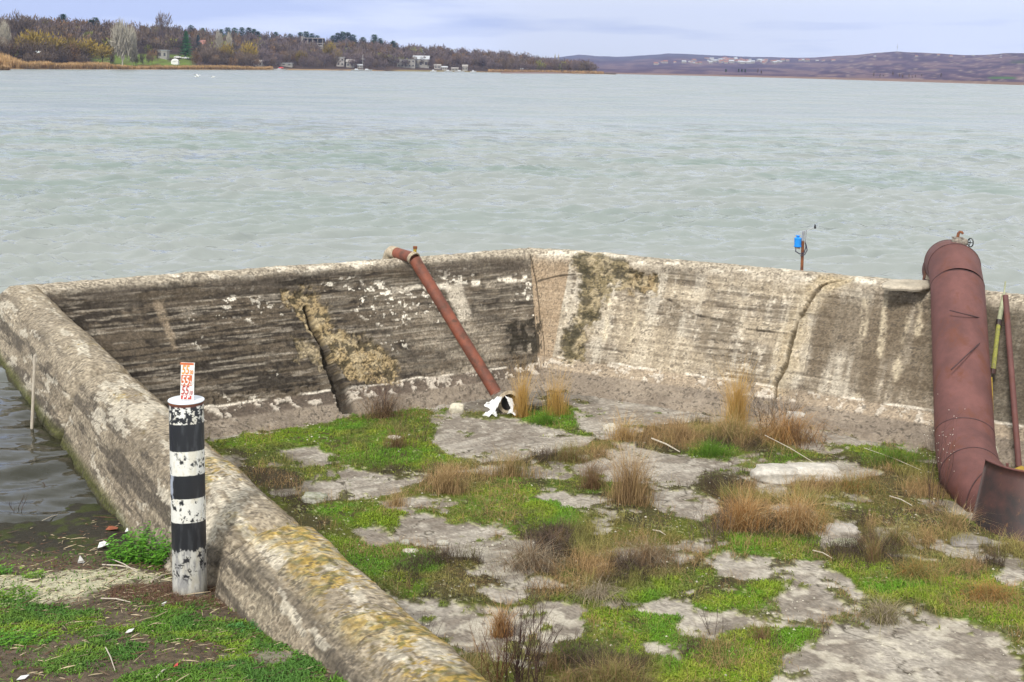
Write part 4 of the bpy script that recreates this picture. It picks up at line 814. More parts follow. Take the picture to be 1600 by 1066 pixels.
# ================================================================== OBJECTS AT THE BASIN
# striped gauge post
pb = atz(297, 922, .40); px_, py_ = float(pb[0]), float(pb[1]); PZ = aty(295, 626, py_)[2]
post = empty('striped_gauge_post', (px_, py_, .36), 'black and white striped steel post with flaking paint beside the near wall', 'post')
n_a, n_z = 160, 460; aa = np.linspace(0, 2*np.pi, n_a+1); zz = np.linspace(-.35, PZ-.36-.012, n_z); A_, B_ = np.meshgrid(zz, aa, indexing='ij')
lean = -.012*(A_)          # the post leans a touch
rr_ = .131+.0012*(fbm(B_*4, A_*9, 3, 701)-.5); X = rr_*np.cos(B_)+lean; Y = rr_*np.sin(B_)
cs = np.cos(B_); sn = np.sin(B_)
def pz(y): return float(aty(296, y, py_)[2])-.36
bn = [pz(y)+.0 for y in (658, 700, 737, 773, 810, 852)]
wv = .006*np.sin(B_*2+1)+.004*(fbm(cs*3+5, sn*3+5, 3, 703)-.5)
H_ = A_+wv
def fn(a, b, s, o=4): return fbm(B_*a*1.2+s, A_*b, o, int(s)+705, .6)
blk = np.empty(A_.shape+(3,)); blk[:] = (.013, .014, .018); blk = mix(blk, (.05, .053, .06), sm(fn(3, 5, 11), .5, .7)*.5)
wht = np.empty(A_.shape+(3,)); wht[:] = (.68, .67, .62); wht = mix(wht, (.55, .50, .38), sm(fn(2, 6, 13), .5, .65)*.5)
def chips(dens): return sm(fn(5, 40, 17, 5), .60-dens, .64-dens)
w1 = mix(wht, (.015, .016, .02), sm(fbm(B_*6, A_*44, 4, 709, .65)-.045+.10*sm(A_, bn[0], bn[0]+.03)-.06*sm(A_, bn[0]+.12, bn[0]+.2), .50, .53)); w2_ = mix(wht, (.015, .016, .02), chips(.02)*sm(fn(.8, 5, 19), .42, .55)); 
pc = w1; pc = mix(pc, (0, 0, 0), 0*A_)
def band(lo, hi, colr):
    global pc
    m_ = sm(H_, lo-.002, lo+.002)*sm(H_, hi+.002, hi-.002); pc = pc*(1-m_)[..., None]+colr*m_[..., None]
band(bn[1], bn[0], blk); band(bn[2], bn[1], w2_); band(bn[3], bn[2], mix(blk, (.42, .46, .55), sm(np.cos(B_+2.6), .90, .99)*sm(fn(3, 14, 23), .45, .6)*.8)); band(bn[4], bn[3], w2_)
rag = bn[5]+.07*(fbm(B_*3, A_*2, 5, 713, .65)-.5)*2; lowc = mix(wht*.72, (.2, .2, .21), sm(fn(4, 7, 25), .45, .6)*.7); lowc = mix(lowc, (.02, .02, .024), sm(fn(5, 40, 27), .55, .60)*sm(fn(1, 7, 29), .44, .52)*sm(A_, .12, .2)); lowc = mix(lowc, (.30, .27, .2), sm(A_, .14, .0)*.7)
m_ = sm(A_, rag+.006, rag-.006); lc = blk*(1-m_)[..., None]+lowc*m_[..., None]; band(-9, bn[4], lc)
pc = mix(pc, (.06, .055, .05), sm(A_, .08, .0)*.6); pc = mix(pc, (.10, .03, .02), sm(A_, PZ-.36-.03, PZ-.36-.018))
b_ = npmesh('post_body', np.stack([X, Y, A_], -1).reshape(-1, 3), gridf(*A_.shape)[:, ::-1], mat_attr('post_paint', .5, 60, .12, .35, 80, .003, .5), pc.reshape(-1, 3), parent=post)
top = PZ-.36; lx = -.012*top
MB().lathe([(.001, 0), (.136, 0), (.138, .004), (.136, .009), (.001, .010)], (lx, 0, top), n=48).build('cap_plate', M['cap'], post)
MB().lathe([(.1315, -.012), (.134, -.010), (.134, 0)], (lx, 0, top), n=48).build('cap_rim', M['rust_orange'], post)
# staff gauge
sg_h = float(aty(298, 568, py_)[2])-PZ; sx0 = (298-295)/F*py_+lx; sw = .103
sg = MB().box((0, 0, sg_h/2), (sw, .006, sg_h)).build('staff_gauge', M['white'], post); sg.location = (sx0, -.03, top+.013); sg.rotation_euler = (0, .03, 0)
MB().box((0, 0, sg_h/2), (.012, .03, sg_h-.02)).build('backing_bar', M['rust_orange'], sg).location = (0, .02, 0)
rows = [(568, 571.5, 'orange', None, None, None), (571.5, 587, None, '55', '30', 'yorange'), (587, 603.5, 'orange', '55', '20', 'white'), (603.5, 619, None, '55', '10', 'redlet'), (619, 625, 'redlet', '55', None, 'white')]
def zrow(y): return sg_h*(1-(y-568)/(626-568))
def text(s, size, loc, mat, par, clip=None, squash=1):
    cu = bpy.data.curves.new('digits', 'FONT'); cu.body = s; cu.size = size; cu.extrude = .0006; cu.shear = .22; cu.offset = size*.012; cu.resolution_u = 3
    to = bpy.data.objects.new('digits', cu); COL.objects.link(to); dg = bpy.context.evaluated_depsgraph_get(); me = bpy.data.meshes.new_from_object(to.evaluated_get(dg)); bpy.data.objects.remove(to)
    me.materials.clear(); me.materials.append(mat); o = bpy.data.objects.new('digits', me); COL.objects.link(o); o.parent = par
    for v in me.vertices: v.co = (v.co.x*squash, 0-v.co.z, v.co.y)
    if clip is not None:
        for v in me.vertices: v.co.z = min(max(v.co.z, clip[0]), clip[1])
    o.location = loc; return o
for ya, yb, bgm, a, b2, lm in rows:
    zt, zb = zrow(ya), zrow(yb)
    if bgm: MB().box((-.006, -.0042, (zt+zb)/2), (sw*.78 if a else sw, .0024, zt-zb-.001)).build('colour_field', M[bgm], sg)
    if a and ya < 610:
        text(a, .098, (-sw*.46, -.007, zb+.008), M[lm], sg, squash=.60); text(b2, .045, (sw*.13, -.007, zb+.008), M[lm], sg, squash=.62)
    elif a: text(a, .098, (-sw*.40, -.007, zb-.040), M[lm], sg, clip=(.0415, .0415+zt-zb-.004), squash=.6)
# white stick against the wall
s0_, s1_ = atz(50, 667, -.0), None; q1 = aty(54.5, 555, 15.35); off = np.array([0, 0, 0])
tag(MB().tube([np.array([s0_[0], s0_[1], -.35])+(s0_-q1)*0, s0_, q1], [.02, .021, .018], 8).build('wooden_pole', M['stick'], smooth=True), 'thin pale pole leaning upright against the lake side of the left wall', 'pole')
# ---- small red pipe
sp = empty('small_pipe', aty(650, 402, 24.6), 'thin rusty-red pipe running from the wall top down to the basin floor', 'pipe')
base = np.array(sp.location); W3 = lambda p: np.array(p)-base
A1 = aty(618, 395, 23.95); A2_ = aty(646, 403, 23.35); A3 = aty(776, 616, 22.35); A0 = np.array([A1[0]-.16, A1[1]+.45, .72])
ax = (A3-A2_); ax /= np.linalg.norm(ax)
MB().tube([W3(A2_+ax*.04), W3(A2_*.5+A3*.5), W3(A3)], .108, 24).build('sloping_tube', M['rust_small'], sp, smooth=True)
bx_ = (A1-A2_)/np.linalg.norm(A1-A2_)
MB().tube([W3(A2_-bx_*0), W3(A2_+bx_*.12), W3(A1)], .104, 24).build('crest_tube', M['rust_small'], sp, smooth=True)
MB().tube([W3(A1-bx_*.06), W3(A1+bx_*.14), W3(A1+bx_*.24+np.array([0, .05, -.05])), W3(A0+np.array([-.10, .0, -.2])), W3(A0+np.array([-.12, .12, -.75]))], [.113, .115, .112, .11, .11], 20).build('end_elbow', M['pale'], sp, smooth=True)
fl_ = (ax-bx_)/2; fl_ /= np.linalg.norm(fl_)
MB().lathe([(.1, -.03), (.124, -.03), (.124, -.006), (.115, -.005), (.115, .005), (.124, .006), (.124, .03), (.1, .03)], W3(A2_), fl_, 28).build('flange', M['pale'], sp)
vs_ = MB().tube([W3(A2_+[0.02, 0, .08]), W3(A2_+[0.03, 0, .17])], .032, 10).build('valve_stub', M['yellow'], sp, smooth=True); MB().tube([W3(A2_+[0.03, 0, .17]), W3(A2_+[0.03, 0, .215])], .04, 10).build('stub_cap', M['rust_orange'], vs_)
# mouth at the lower end turned to the viewer
mo = aty(791, 634, 22.0); mz = max(mo[2], -1.30); mo[2] = -1.33
MB().tube([W3(A3-ax*.02), W3(A3+ax*.10), W3((A3+mo)/2+[0, 0, -.03]), W3(mo), W3(mo+[.05, -.16, .01])], [.11, .12, .135, .155, .16], 24, cap=False).build('lower_elbow', M['valve'], sp, smooth=True)
MB().lathe([(.150, -.02), (.205, -.02), (.205, .015), (.150, .015)], W3(mo+[.05, -.165, .012]), (.3, -.95, .06), 24).build('mouth_flange', M['pale'], sp)
MB().lathe([(.001, 0), (.149, 0)], W3(mo+[.02, -.04, .01]), (.3, -.95, .06), 24).build('mouth_bore', M['black'], sp)
# torn white sheet around the mouth
e = mo; ts = empty('torn_white_sheet', (e[0], e[1]-.2, -1.5), 'crumpled white metal sheet wrapped round the foot of the thin red pipe', 'metal sheet')
def bent(pts, name, th=.006, loc=(e[0], e[1]-.2, -1.5)):
    P = [np.array(q)-np.array(loc) for q in pts]; c = np.mean(P, 0); rg = random.Random(len(name)*7); V = []; Fc = []; n = len(P); m = n*6
    for k in range(6):
        s = (k+.001)/5
        for j in range(m):
            i = j//6; f = (j % 6)/6; p = P[i]*(1-f)+P[(i+1) % n]*f; p = c+(p-c)*s*(1+(rg.uniform(-.10, .05) if k == 5 else 0)); V.append(p+np.array([0, (.035*math.sin(p[0]*55+p[2]*38)+rg.uniform(-.008, .008))*(.4+s), 0]))
    Fc = [(k*m+j, k*m+(j+1) % m, (k+1)*m+(j+1) % m, (k+1)*m+j) for k in range(5) for j in range(m)]
    o = MB().add(V, Fc).build(name, M['whitemetal'], ts); sd_ = o.modifiers.new('thickness', 'SOLIDIFY'); sd_.thickness = th
g_ = lambda x, y, Y: aty(x, y, Y)
bent([g_(755, 632, 21.75), g_(772, 623, 21.8), g_(787, 615, 21.85), g_(781, 628, 21.6), g_(772, 646, 21.55)], 'upper_flap')
bent([g_(789, 617, 21.85), g_(800, 624, 21.8), g_(804, 634, 21.7), g_(801, 642, 21.6), g_(797, 634, 21.65), g_(794, 626, 21.75)], 'side_flap')
bent([g_(754, 648, 21.6), g_(764, 641, 21.65), g_(776, 644, 21.5), g_(777, 650, 21.5), g_(768, 647, 21.5), g_(762, 652, 21.45)], 'lower_flap')
bent([g_(799, 637, 21.65), g_(806, 641, 21.6), g_(815, 648, 21.55), g_(803, 648, 21.5), g_(793, 645, 21.5)], 'right_flap')
# ---- sensor on a rusty post
sb = atz(1253, 418, .88); se = empty('water_level_sensor', sb, 'rusty post carrying a bright blue canister and cables on the lake wall', 'sensor post'); k = sb[1]/F
MB().tube([(0, 0, -.5), (0, 0, 42*k)], .028, 10).build('rusty_post', M['rust_orange'], se)
MB().tube([(.0, 0, 42*k), (.005, 0, 58*k)], .024, 8).tube([(.045, 0, 38*k), (.055, 0, 60*k)], .010, 6).build('steel_mast', M['steel'], se)
MB().tube([(.055, 0, 57*k), (.12, 0, 61*k), (.21, 0, 64*k)], .007, 6).build('antenna_arm', M['steel'], se); MB().lathe([(.001, -.03), (.02, -.02), (.022, .01), (.012, .05), (.001, .055)], (.215, 0, 64*k), n=10).build('antenna_head', M['black'], se)
cb = MB().lathe([(.001, 0), (.066, 0), (.072, .01), (.072, .02), (.062, .025), (.066, .15), (.068, .16), (.06, .17), (.028, .18), (.028, .20), (.045, .205), (.045, .215), (.001, .22)], (-.10, -.03, 33*k), n=24).build('blue_canister', M['blue'], se, smooth=True)
MB().box((-.1, -.03, 31*k), (.09, .08, .03)).build('bracket', M['valve'], se); MB().tube([(-.13, -.04, 32*k), (-.14, -.05, 26*k), (-.06, -.05, 22*k), (0.02, -.05, 24*k), (.05, -.04, 33*k), (.04, -.03, 40*k), (.06, -.03, 35*k), (.075, -.04, 28*k), (.03, -.05, 21*k), (-.05, -.04, 19*k)], .010, 6).build('cable', M['cable'], se)
# ---- the big pipe
BT = aty(1497, 424, 21.2); RB = .422
PT = [np.array([BT[0]-.02, BT[1]+1.75, -.6]), aty(1479, 452, BT[1]+1.70), aty(1480, 424, BT[1]+1.35), aty(1484, 413, BT[1]+.75), aty(1491, 418, BT[1]+.1), aty(1496, 450, BT[1]-.35)]
bot = aty(1508, 700, 18.4); e1 = aty(1516, 740, 17.8); e2 = aty(1545, 772, 17.3); e3 = aty(1605, 795, 16.95); e4 = e3+(e3-e2)*1.3
bp_ = empty('large_pipe', (BT[0], BT[1], .9), 'large dusty-red steel pipe arching over the wall and down into the basin', 'pipe'); bb = np.array(bp_.location); W4 = lambda p: np.array(p)-bb
def ringtube(mb, pts, r_, n=48):
    """mitred pipe through pts with separate end cuts, so the gores read as flat-sided segments"""
    return mb.tube([W4(p) for p in pts], r_, n, cap=False)
ringtube(MB(), PT, RB).build('upper_bend', M['rust'], bp_, smooth=True)
ringtube(MB(), [PT[-1], PT[-1]*.5+bot*.5, bot], RB+.003).build('straight_run', M['rust'], bp_, smooth=True)
ringtube(MB(), [bot, e1, e2, e3, e4], [RB, RB*1.03, RB*1.03, RB*1.02, RB]).build('lower_bend', M['rust'], bp_, smooth=True)
def seam(p, a, b, nm='weld_seam', rr=RB):
    t = (np.array(b)-np.array(a)); t /= np.linalg.norm(t); MB().lathe([(rr-.005, -.010), (rr+.006, -.007), (rr+.007, .007), (rr-.005, .010)], W4(p), t, 56).build(nm, M['rod'], bp_)
seam(PT[2], PT[1], PT[3]); seam(PT[3], PT[2], PT[4]); seam(PT[4], PT[3], PT[5]); seam(PT[5], PT[4], bot); seam(bot*.93+PT[-1]*.07, PT[-1], bot); seam(e1, bot, e2, rr=RB*1.03); seam(e2, e1, e3, rr=RB*1.03)
# frayed rust skirt and pale lining at the lake end
MB().sheet([W4(aty(1441, 438, 22.3)), W4(aty(1446, 405, 22.2)), W4(aty(1456, 388, 22.1)), W4(aty(1458, 415, 22.0)), W4(aty(1449, 420, 22.0)), W4(aty(1445, 434, 22.1))], .012, (0, -1, 0)).build('torn_skirt', M['rust_orange'], bp_)
MB().sheet([W4(aty(1446, 436, 22.05)), W4(aty(1450, 412, 22.0)), W4(aty(1455, 438, 21.9))], .03, (0, -1, 0)).build('pale_lining', M['pale'], bp_)
# air valve
va = aty(1494, 386, BT[1]+.4); va_t = np.array([va[0], va[1], 0]); vv = empty('air_valve', (va[0], va[1]-.05, aty(1496, 389, BT[1]+.4)[2]), 'grey air valve with a small black handwheel on the large pipe', 'valve'); k = va[1]/F
MB().tube([(0, 0, -.22), (0, 0, .03)], .052, 12).build('stub', M['rust_dark'], vv)
MB().lathe([(.001, 0), (.115, 0), (.115, .022), (.001, .022)], (0, 0, .03), n=20).build('flange', M['valve'], vv)
MB().lathe([(.05, 0), (.085, .04), (.10, .09), (.085, .13), (.06, .15), (.001, .16)], (0, 0, .052), n=20).box((.0, 0, .2), (.16, .14, .02)).build('valve_body', M['valve'], vv, smooth=True)
MB().tube([(.06, 0, .13), (.15, -.01, .12), (.17, -.01, .12)], [.075, .06, .03], 14).build('bonnet', M['valve'], vv, smooth=True)
hw = MB(); c_ = np.array([.215, -.02, .12])
hw.tube([c_+.072*np.array([.45*math.cos(t), -.9*math.cos(t)*.6, math.sin(t)]) for t in np.linspace(0, 2*math.pi, 25)], .010, 6)
for t in (0, 2.09, 4.19): hw.tube([c_, c_+.072*np.array([.45*math.cos(t), -.54*math.cos(t), math.sin(t)])], .007, 5)
hw.tube([(.15, -.01, .12), c_], .012, 6); hw.build('handwheel', M['black'], vv)
MB().tube([(.0, 0, .21), (.01, 0, .27), (.03, 0, .295), (.07, 0, .29), (.085, 0, .265)], [.025, .025, .024, .022, .022], 10).build('vent_spout', M['rust_orange'], vv, smooth=True)
# wire loop and thin rods lying against the pipe
def rod(a, b, Ya, Yb, lb, r_=.012, m='rod', name='iron_rod', n=8, cat='rod'):
    return tag(MB().tube([aty(*a, Ya), aty(*b, Yb)], r_, n).build(name, M[m], smooth=True), lb, cat)
ps = PT[-1]
def onpipe(x, y):
    t = np.clip((y-452)/(700-452), 0, 1); xc = 1496+12*t; u = (x-xc)/(43+3*t); Y = ps[1]*(1-t)+bot[1]*t-.76*math.sqrt(max(0, 1-u*u)) if abs(u) < 1 else ps[1]*(1-t)+bot[1]*t+.1
    return aty(x, y, Y)
def prod(a, b, lb):
    return tag(MB().tube([onpipe(a[0]+(b[0]-a[0])*t, a[1]+(b[1]-a[1])*t) for t in np.linspace(0, 1, 9)], .011, 6).build('iron_rod', M['rod'], smooth=True), lb, 'rod')

def Ysurf(y): # distance of the pipe's front surface along the straight run
    t = np.clip((y-452)/(700-452), 0, 1); return ps[1]*(1-t)+bot[1]*t-.44
prod((1484, 485), (1540, 499), 'thin rusty rod lying across the large pipe, upper of the two')
prod((1486, 578), (1542, 526), 'thin rusty rod lying diagonally across the large pipe, lower of the two')
tag(MB().tube([va+[.0, -.25, -.16], va+[.08, -.3, -.20], va+[.2, -.3, -.19], va+[.3, -.2, -.10]], .007, 6).build('wire', M['rod'], smooth=True), 'bent rusty wire looped on the pipe below the valve', 'wire')
rod((1549, 590), (1553, 712), 19.6, 18.55, 'narrow yellow strip running down the right side of the large pipe', .016, 'yellow', 'yellow_rod')
yp = empty('yellow_pole', aty(1558, 520, 20.2), 'mossy yellow-green pole in two lengths leaning on the dark wall', 'pole'); bz = np.array(yp.location); Q = lambda x, y, Y: aty(x, y, Y)-bz
MB().tube([Q(1568, 462, 20.8), Q(1561, 503, 20.55)], [.03, .04], 12).build('upper_length', M['palegreen'], yp, smooth=True); MB().tube([Q(1560, 508, 20.5), Q(1552, 578, 20.0)], .036, 12).build('lower_length', M['yelgreen'], yp, smooth=True)
MB().tube([Q(1561, 500, 20.55), Q(1560, 510, 20.5)], .047, 12).build('coupling', M['rust_dark'], yp); MB().tube([Q(1552, 576, 20.0), Q(1551, 584, 19.98)], .043, 12).build('end_socket', M['rust_dark'], yp); MB().tube([Q(1571, 440, 20.9), Q(1568, 466, 20.8)], .014, 8).build('tip', M['palegreen'], yp)
rod((1571, 462), (1592, 730), 20.3, 18.8, 'thin red pipe leaning upright between the wall and the large pipe', .045, 'rust', 'thin_pipe', 16, 'pipe')
# slab on the crest
def slab(pts, z, th, label, name='concrete_slab', mat='stone', col=(.42, .37, .29)):
    P = [atz(x, y, z) for x, y in pts]; c = np.mean(P, 0); n = len(P); V = []; C = []
    rings = [(.0, 0, 1), (.5, 0, 1), (.86, -.004, 1), (.97, -.02, .95), (1.0, -.05, .8), (1.0, -th*.6, .45), (.96, -th, .3)]
    ang = np.linspace(0, n, 72, endpoint=False); out_ = []
    for s, dz, sh in rings:
        for t in ang:
            i = int(t); f = t-i; p = P[i]*(1-f)+P[(i+1) % n]*f; p = c+(p-c)*s; nn = float(fbm(np.array([p[0]*6+t*.1]), np.array([p[1]*6+s*3]), 3, 801)[0]-.5)
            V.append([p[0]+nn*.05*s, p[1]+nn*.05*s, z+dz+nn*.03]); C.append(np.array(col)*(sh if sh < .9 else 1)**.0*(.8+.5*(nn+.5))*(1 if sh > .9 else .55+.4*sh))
    m = len(ang); Fc = [(i*m+k, i*m+(k+1) % m, (i+1)*m+(k+1) % m, (i+1)*m+k) for i in range(len(rings)-1) for k in range(m)]
    return tag(npmesh(name, np.array(V), np.array(Fc), M[mat], np.array(C), True, loc=c), label, 'slab')
sl_ = slab([(1378, 441), (1388, 436), (1420, 435), (1454, 437), (1457, 444), (1440, 448), (1400, 447), (1378, 445)], .945, .085, 'broken flat concrete slab lying on the wall beside the large pipe')
# dark flared plate over the pipe's end
q0 = atz(1517, 816, -1.5); q0t = aty(1540, 718, q0[1]+.25); mid = atz(1590, 856, -1.5); q2 = mid+np.array([.95, .15, 0]); midt = aty(1600, 745, mid[1]+.30); q2t = midt+np.array([.95, .2, -.02])
bc_ = q0+np.array([.4, -.3, 0])*0
hd = empty('flared_plate', (q0[0], q0[1], -1.5), 'dark rusted curved steel plate standing upright at the end of the large pipe', 'steel plate'); hb = np.array(hd.location)
def curve3(a, b, c, n): return [((1-t)**2)*a+2*t*(1-t)*b+t*t*c for t in np.linspace(0, 1, n)]
nb_ = 20; lo_ = curve3(q0, mid+[-.1, -.12, 0], q2, nb_); up_ = curve3(q0t, midt+[-.12, -.10, 0.02], q2t, nb_); V = []; th = .02
for k_ in range(nb_):
    for f in np.linspace(-.06, 1, 9): V.append(lo_[k_]*(1-f)+up_[k_]*f-hb)
V = np.array(V); n1q = len(V); nv = np.array([.45, .85, 0])*th; V2 = V+nv; Fc = gridf(nb_, 9); Fc2 = Fc[:, ::-1]+n1q
rim_ = [[k_*9+8, (k_+1)*9+8, (k_+1)*9+8+n1q, k_*9+8+n1q] for k_ in range(nb_-1)]+[[j, j+1, j+1+n1q, j+n1q] for j in range(8)]
pl_ = npmesh('front_plate', np.concatenate([V, V2]), np.concatenate([Fc, Fc2, np.array(rim_)]), M['rust_dark'], None, True, hd)
MB().tube([up_[0]-hb+[0, 0, .0], *[u_-hb for u_ in up_[1:]]], .014, 8).build('rim_bar', M['rust'], hd, smooth=True)
MB().tube([aty(1574, 724, 17.0)-hb, aty(1574, 734, 17.0)-hb], .02, 8).build('bolt', M['rust'], hd)
tag(MB().tube([aty(1585, 738, 17.7), aty(1596, 734, 17.7), aty(1612, 740, 17.6)], [.05, .06, .05], 10).build('yellow_cover', M['yellow'], smooth=True), 'mossy yellow cap at the right edge, behind the dark plate', 'cap')
# ================================================================== GROUND COVER
rv = np.random.default_rng(77)
def fz_at(x, y):
    i = np.clip(((x-x0)/d_).astype(int), 0, FZ.shape[0]-1); j = np.clip(((y-y0)/d_).astype(int), 0, FZ.shape[1]-1); return FZ[i, j], bare[i, j], green[i, j], dry[i, j], mud[i, j]
def scatter(n, seed, near=10., power=1.2):
    r = np.random.default_rng(seed); m = n*5; y = 11+(25-11)*r.random(m)**1.35; x = r.uniform(-.47, .42, m)*y*1.0
    k = (x > -5) & (x < 8.4); x = x[k]; y = y[k]; return x, y
def ins(x, y):
    d = sdist(x, y, BASIN); return d < -.55
x, y = scatter(165000, 1); z, bz_, gz_, dz_, mz_ = fz_at(x, y); r = np.random.default_rng(2); pn = fbm(x*3, y*3, 4, 811)
pr = (1-bz_)*(.16+.95*gz_*sm(pn, .25, .5)+.35*(pn-.5)*2)*(1-.75*mz_); k = (r.random(len(x)) < pr) & ins(x, y); x, y, z, gz_, dz_, pn = x[k], y[k], z[k], gz_[k], dz_[k], pn[k]
n_ = fbm(x*2, y*2, 4, 813); hue = fbm(x*5, y*5, 3, 815)
c = mix(np.broadcast_to(np.array([.105, .125, .028]), (len(x), 3)), (.145, .205, .016), gz_*sm(n_+.2*(hue-.5), .36, .52)); c = mix(c, (.22, .24, .035), sm(hue, .54, .68)*.6); c = mix(c, (.065, .055, .03), (1-gz_)*sm(n_, .45, .6)*.75); c = mix(c, (.17, .115, .055), dz_*.6)
c = mix(c, (.07, .19, .012), gz_*sm(fbm(x*1.1, y*1.1, 3, 817), .52, .62)*.7)
H = (.018+.035*r.random(len(x))**2+.03*gz_*sm(fbm(x*1.7, y*1.7, 3, 819), .45, .65)); Wd = .008+.010*r.random(len(x))
V, Fc, C = blades(np.stack([x, y, z-.006], -1), H, Wd, c*1.15, .9, .9, 4, c*1.45, .3)
tag(npmesh('moss_and_grass', V, Fc, M['blade'], C, False), 'bright green moss and short grass spread over the basin floor', 'grass', kind='stuff')
print('moss', len(x))
# thin dry stalks
x, y = scatter(120000, 5); z, bz_, gz_, dz_, mz_ = fz_at(x, y); r = np.random.default_rng(6); cl = fbm(x*1.5, y*1.5, 4, 821)
edge_ = sm(cl, .46, .60); pr = (1-bz_)*(.05+.30*edge_+.75*dz_*sm(cl, .38, .5)); k = (r.random(len(x)) < pr) & ins(x, y); x, y, z, dz_, cl = x[k], y[k], z[k], dz_[k], cl[k]
c = mix(np.broadcast_to(np.array([.27, .175, .08]), (len(x), 3)), (.06, .042, .03), sm(fbm(x*1.3, y*1.3, 3, 823), .46, .56)); c = mix(c, (.20, .20, .05), sm(fbm(x*1.9, y*1.9, 3, 825), .54, .64)*.7)
V, Fc, C = blades(np.stack([x, y, z-.01], -1), (.05+.17*r.random(len(x))**1.6)*(1+.5*dz_), .0032+.002*r.random(len(x)), c, .7, .8, 7, c*1.5, .35)
tag(npmesh('dry_grass', V, Fc, M['blade'], C, False), 'thin dry brown grass stalks standing among the moss', 'grass', kind='stuff')
print('dry', len(x))
# pebbles and flakes strewn on the floor
x, y = scatter(5000, 8); z, bz_, gz_, dz_, mz_ = fz_at(x, y); r = np.random.default_rng(9); k = (r.random(len(x)) < .10+.25*sm(fbm(x*1.3, y*1.3, 3, 831), .55, .65)) & ins(x, y); x, y, z = x[k], y[k], z[k]; n = len(x)
s = (.006+.016*r.random(n)**3)[:, None]; ring = np.array([(1, 0, 0), (.4, .9, 0), (-.7, .6, 0), (-.8, -.5, 0), (.3, -.9, 0)]); V = []
P = np.stack([x, y, z], -1); a = r.random(n)*6.28; ca, sa = np.cos(a)[:, None], np.sin(a)[:, None]
vs = [P+np.concatenate([(q[0]*ca-q[1]*sa)*s*(.7+.6*r.random((n, 1))), (q[0]*sa+q[1]*ca)*s*(.7+.5*r.random((n, 1))), 0*s+.003], 1) for q in ring]; vs.append(P+np.concatenate([0*s, 0*s, s*.7+.004], 1))
V = np.stack(vs, 1).reshape(-1, 3); i = np.arange(n)[:, None]*6; Fc = np.concatenate([i+np.array([[q, (q+1) % 5, 5]]) for q in range(5)], 0); C = np.repeat(np.array([[.42, .39, .32]])*(.6+.7*r.random((n, 1))), 6, 0)
tag(npmesh('pebbles', V, Fc, M['stone'], C, False), 'small pale pebbles and concrete flakes strewn over the basin floor', 'pebbles', kind='stuff')
# ---- single tufts
COLS = {'gold': ((.36, .21, .05), (.60, .39, .13)), 'tan': ((.30, .20, .09), (.50, .35, .18)), 'brown': ((.15, .09, .045), (.27, .17, .09)), 'russet': ((.25, .12, .04), (.44, .24, .08)), 'green': ((.06, .13, .012), (.12, .24, .02)), 'olive': ((.12, .12, .03), (.24, .21, .07)), 'grey': ((.20, .16, .11), (.36, .30, .21)), 'dark': ((.035, .025, .02), (.075, .05, .04))}
def base_pt(x, y, zz=-1.47): return atz(x, y, zz)
def tuft(x, y, hp, wp_, kind, n, label, name='dry_grass_tuft', lean=.35, bend=.5, mixk=None, wd=.0042, seed=None, zz=-1.49, flat=.5, group=None, cat='grass tuft'):
    p = base_pt(x, y, zz); k = p[1]/F; r = np.random.default_rng(int(x*7+y) if seed is None else seed); R = wp_*k/2
    n = int(n*1.2); a = r.random(n)*6.283; q = np.abs(r.normal(size=n))*R*.46; P = np.stack([np.cos(a)*q, np.sin(a)*q*flat, 0*a-.02], -1)
    H = hp*k*1.4*(.22+.8*r.random(n)**1.3)*(1-.45*np.clip(q/(R+1e-6), 0, 1.3)**2); c1, c2 = COLS[kind]
    c = np.broadcast_to(np.array(c1), (n, 3)); tcx = np.array(c2)[None]*np.ones((n, 1))
    if mixk: m_ = r.random(n) < .35; c = np.where(m_[:, None], np.array(COLS[mixk][0]), c); tcx = np.where(m_[:, None], np.array(COLS[mixk][1]), tcx)
    V, Fc, C = blades(P, H, wd*(.7+.6*r.random(n)), c, lean*1.35+.1, bend*1.1, int(x+y), tcx, .35)
    o = npmesh(name, V, Fc, M['blade'], C, False); o.location = [float(v) for v in p]; tag(o, label, cat, group); return o
T = tuft
T(815, 652, 82, 34, 'gold', 420, 'golden upright grass tuft just right of the torn white sheet', lean=.12, bend=.2)
T(868, 650, 72, 52, 'gold', 380, 'golden grass tuft in the corner of the basin, second from the white sheet', lean=.12, bend=.22)
T(853, 662, 26, 64, 'green', 500, 'low green tuft at the foot of the golden corner grass', 'green_grass_tuft', lean=.5)
T(600, 654, 58, 90, 'brown', 420, 'brown wispy plant clump at the foot of the big gash in the dark wall', lean=.6, bend=.8, mixk='dark')
T(1150, 672, 100, 44, 'gold', 800, 'tallest golden grass tuft against the beige wall', lean=.14, bend=.22)
T(1140, 690, 60, 120, 'tan', 800, 'wide tan grass clump around the foot of the tallest golden tuft', lean=.5, bend=.9, mixk='olive')
T(1230, 690, 70, 130, 'russet', 900, 'russet bent grass clump under the wall crack', lean=.7, bend=1.0, mixk='tan')
T(1065, 690, 50, 70, 'tan', 420, 'small tan tuft left of the tall golden grass', lean=.4, bend=.7, mixk='brown')
T(975, 690, 52, 70, 'tan', 420, 'tan tuft beside the pale rock at the back of the basin', lean=.4, bend=.6, mixk='gold')
T(985, 790, 95, 95, 'tan', 1100, 'tall tan grass clump in the middle of the basin', lean=.22, bend=.35, mixk='brown')
T(925, 765, 60, 60, 'brown', 420, 'reddish-brown grass clump just left of the tall middle clump', lean=.3, bend=.5)
T(1160, 830, 70, 100, 'russet', 900, 'left part of the broad russet grass clump right of the middle of the basin', lean=.4, bend=.7, mixk='tan')
T(1245, 830, 74, 120, 'tan', 1100, 'right part of the broad grass clump right of the middle of the basin', lean=.5, bend=.8, mixk='russet')
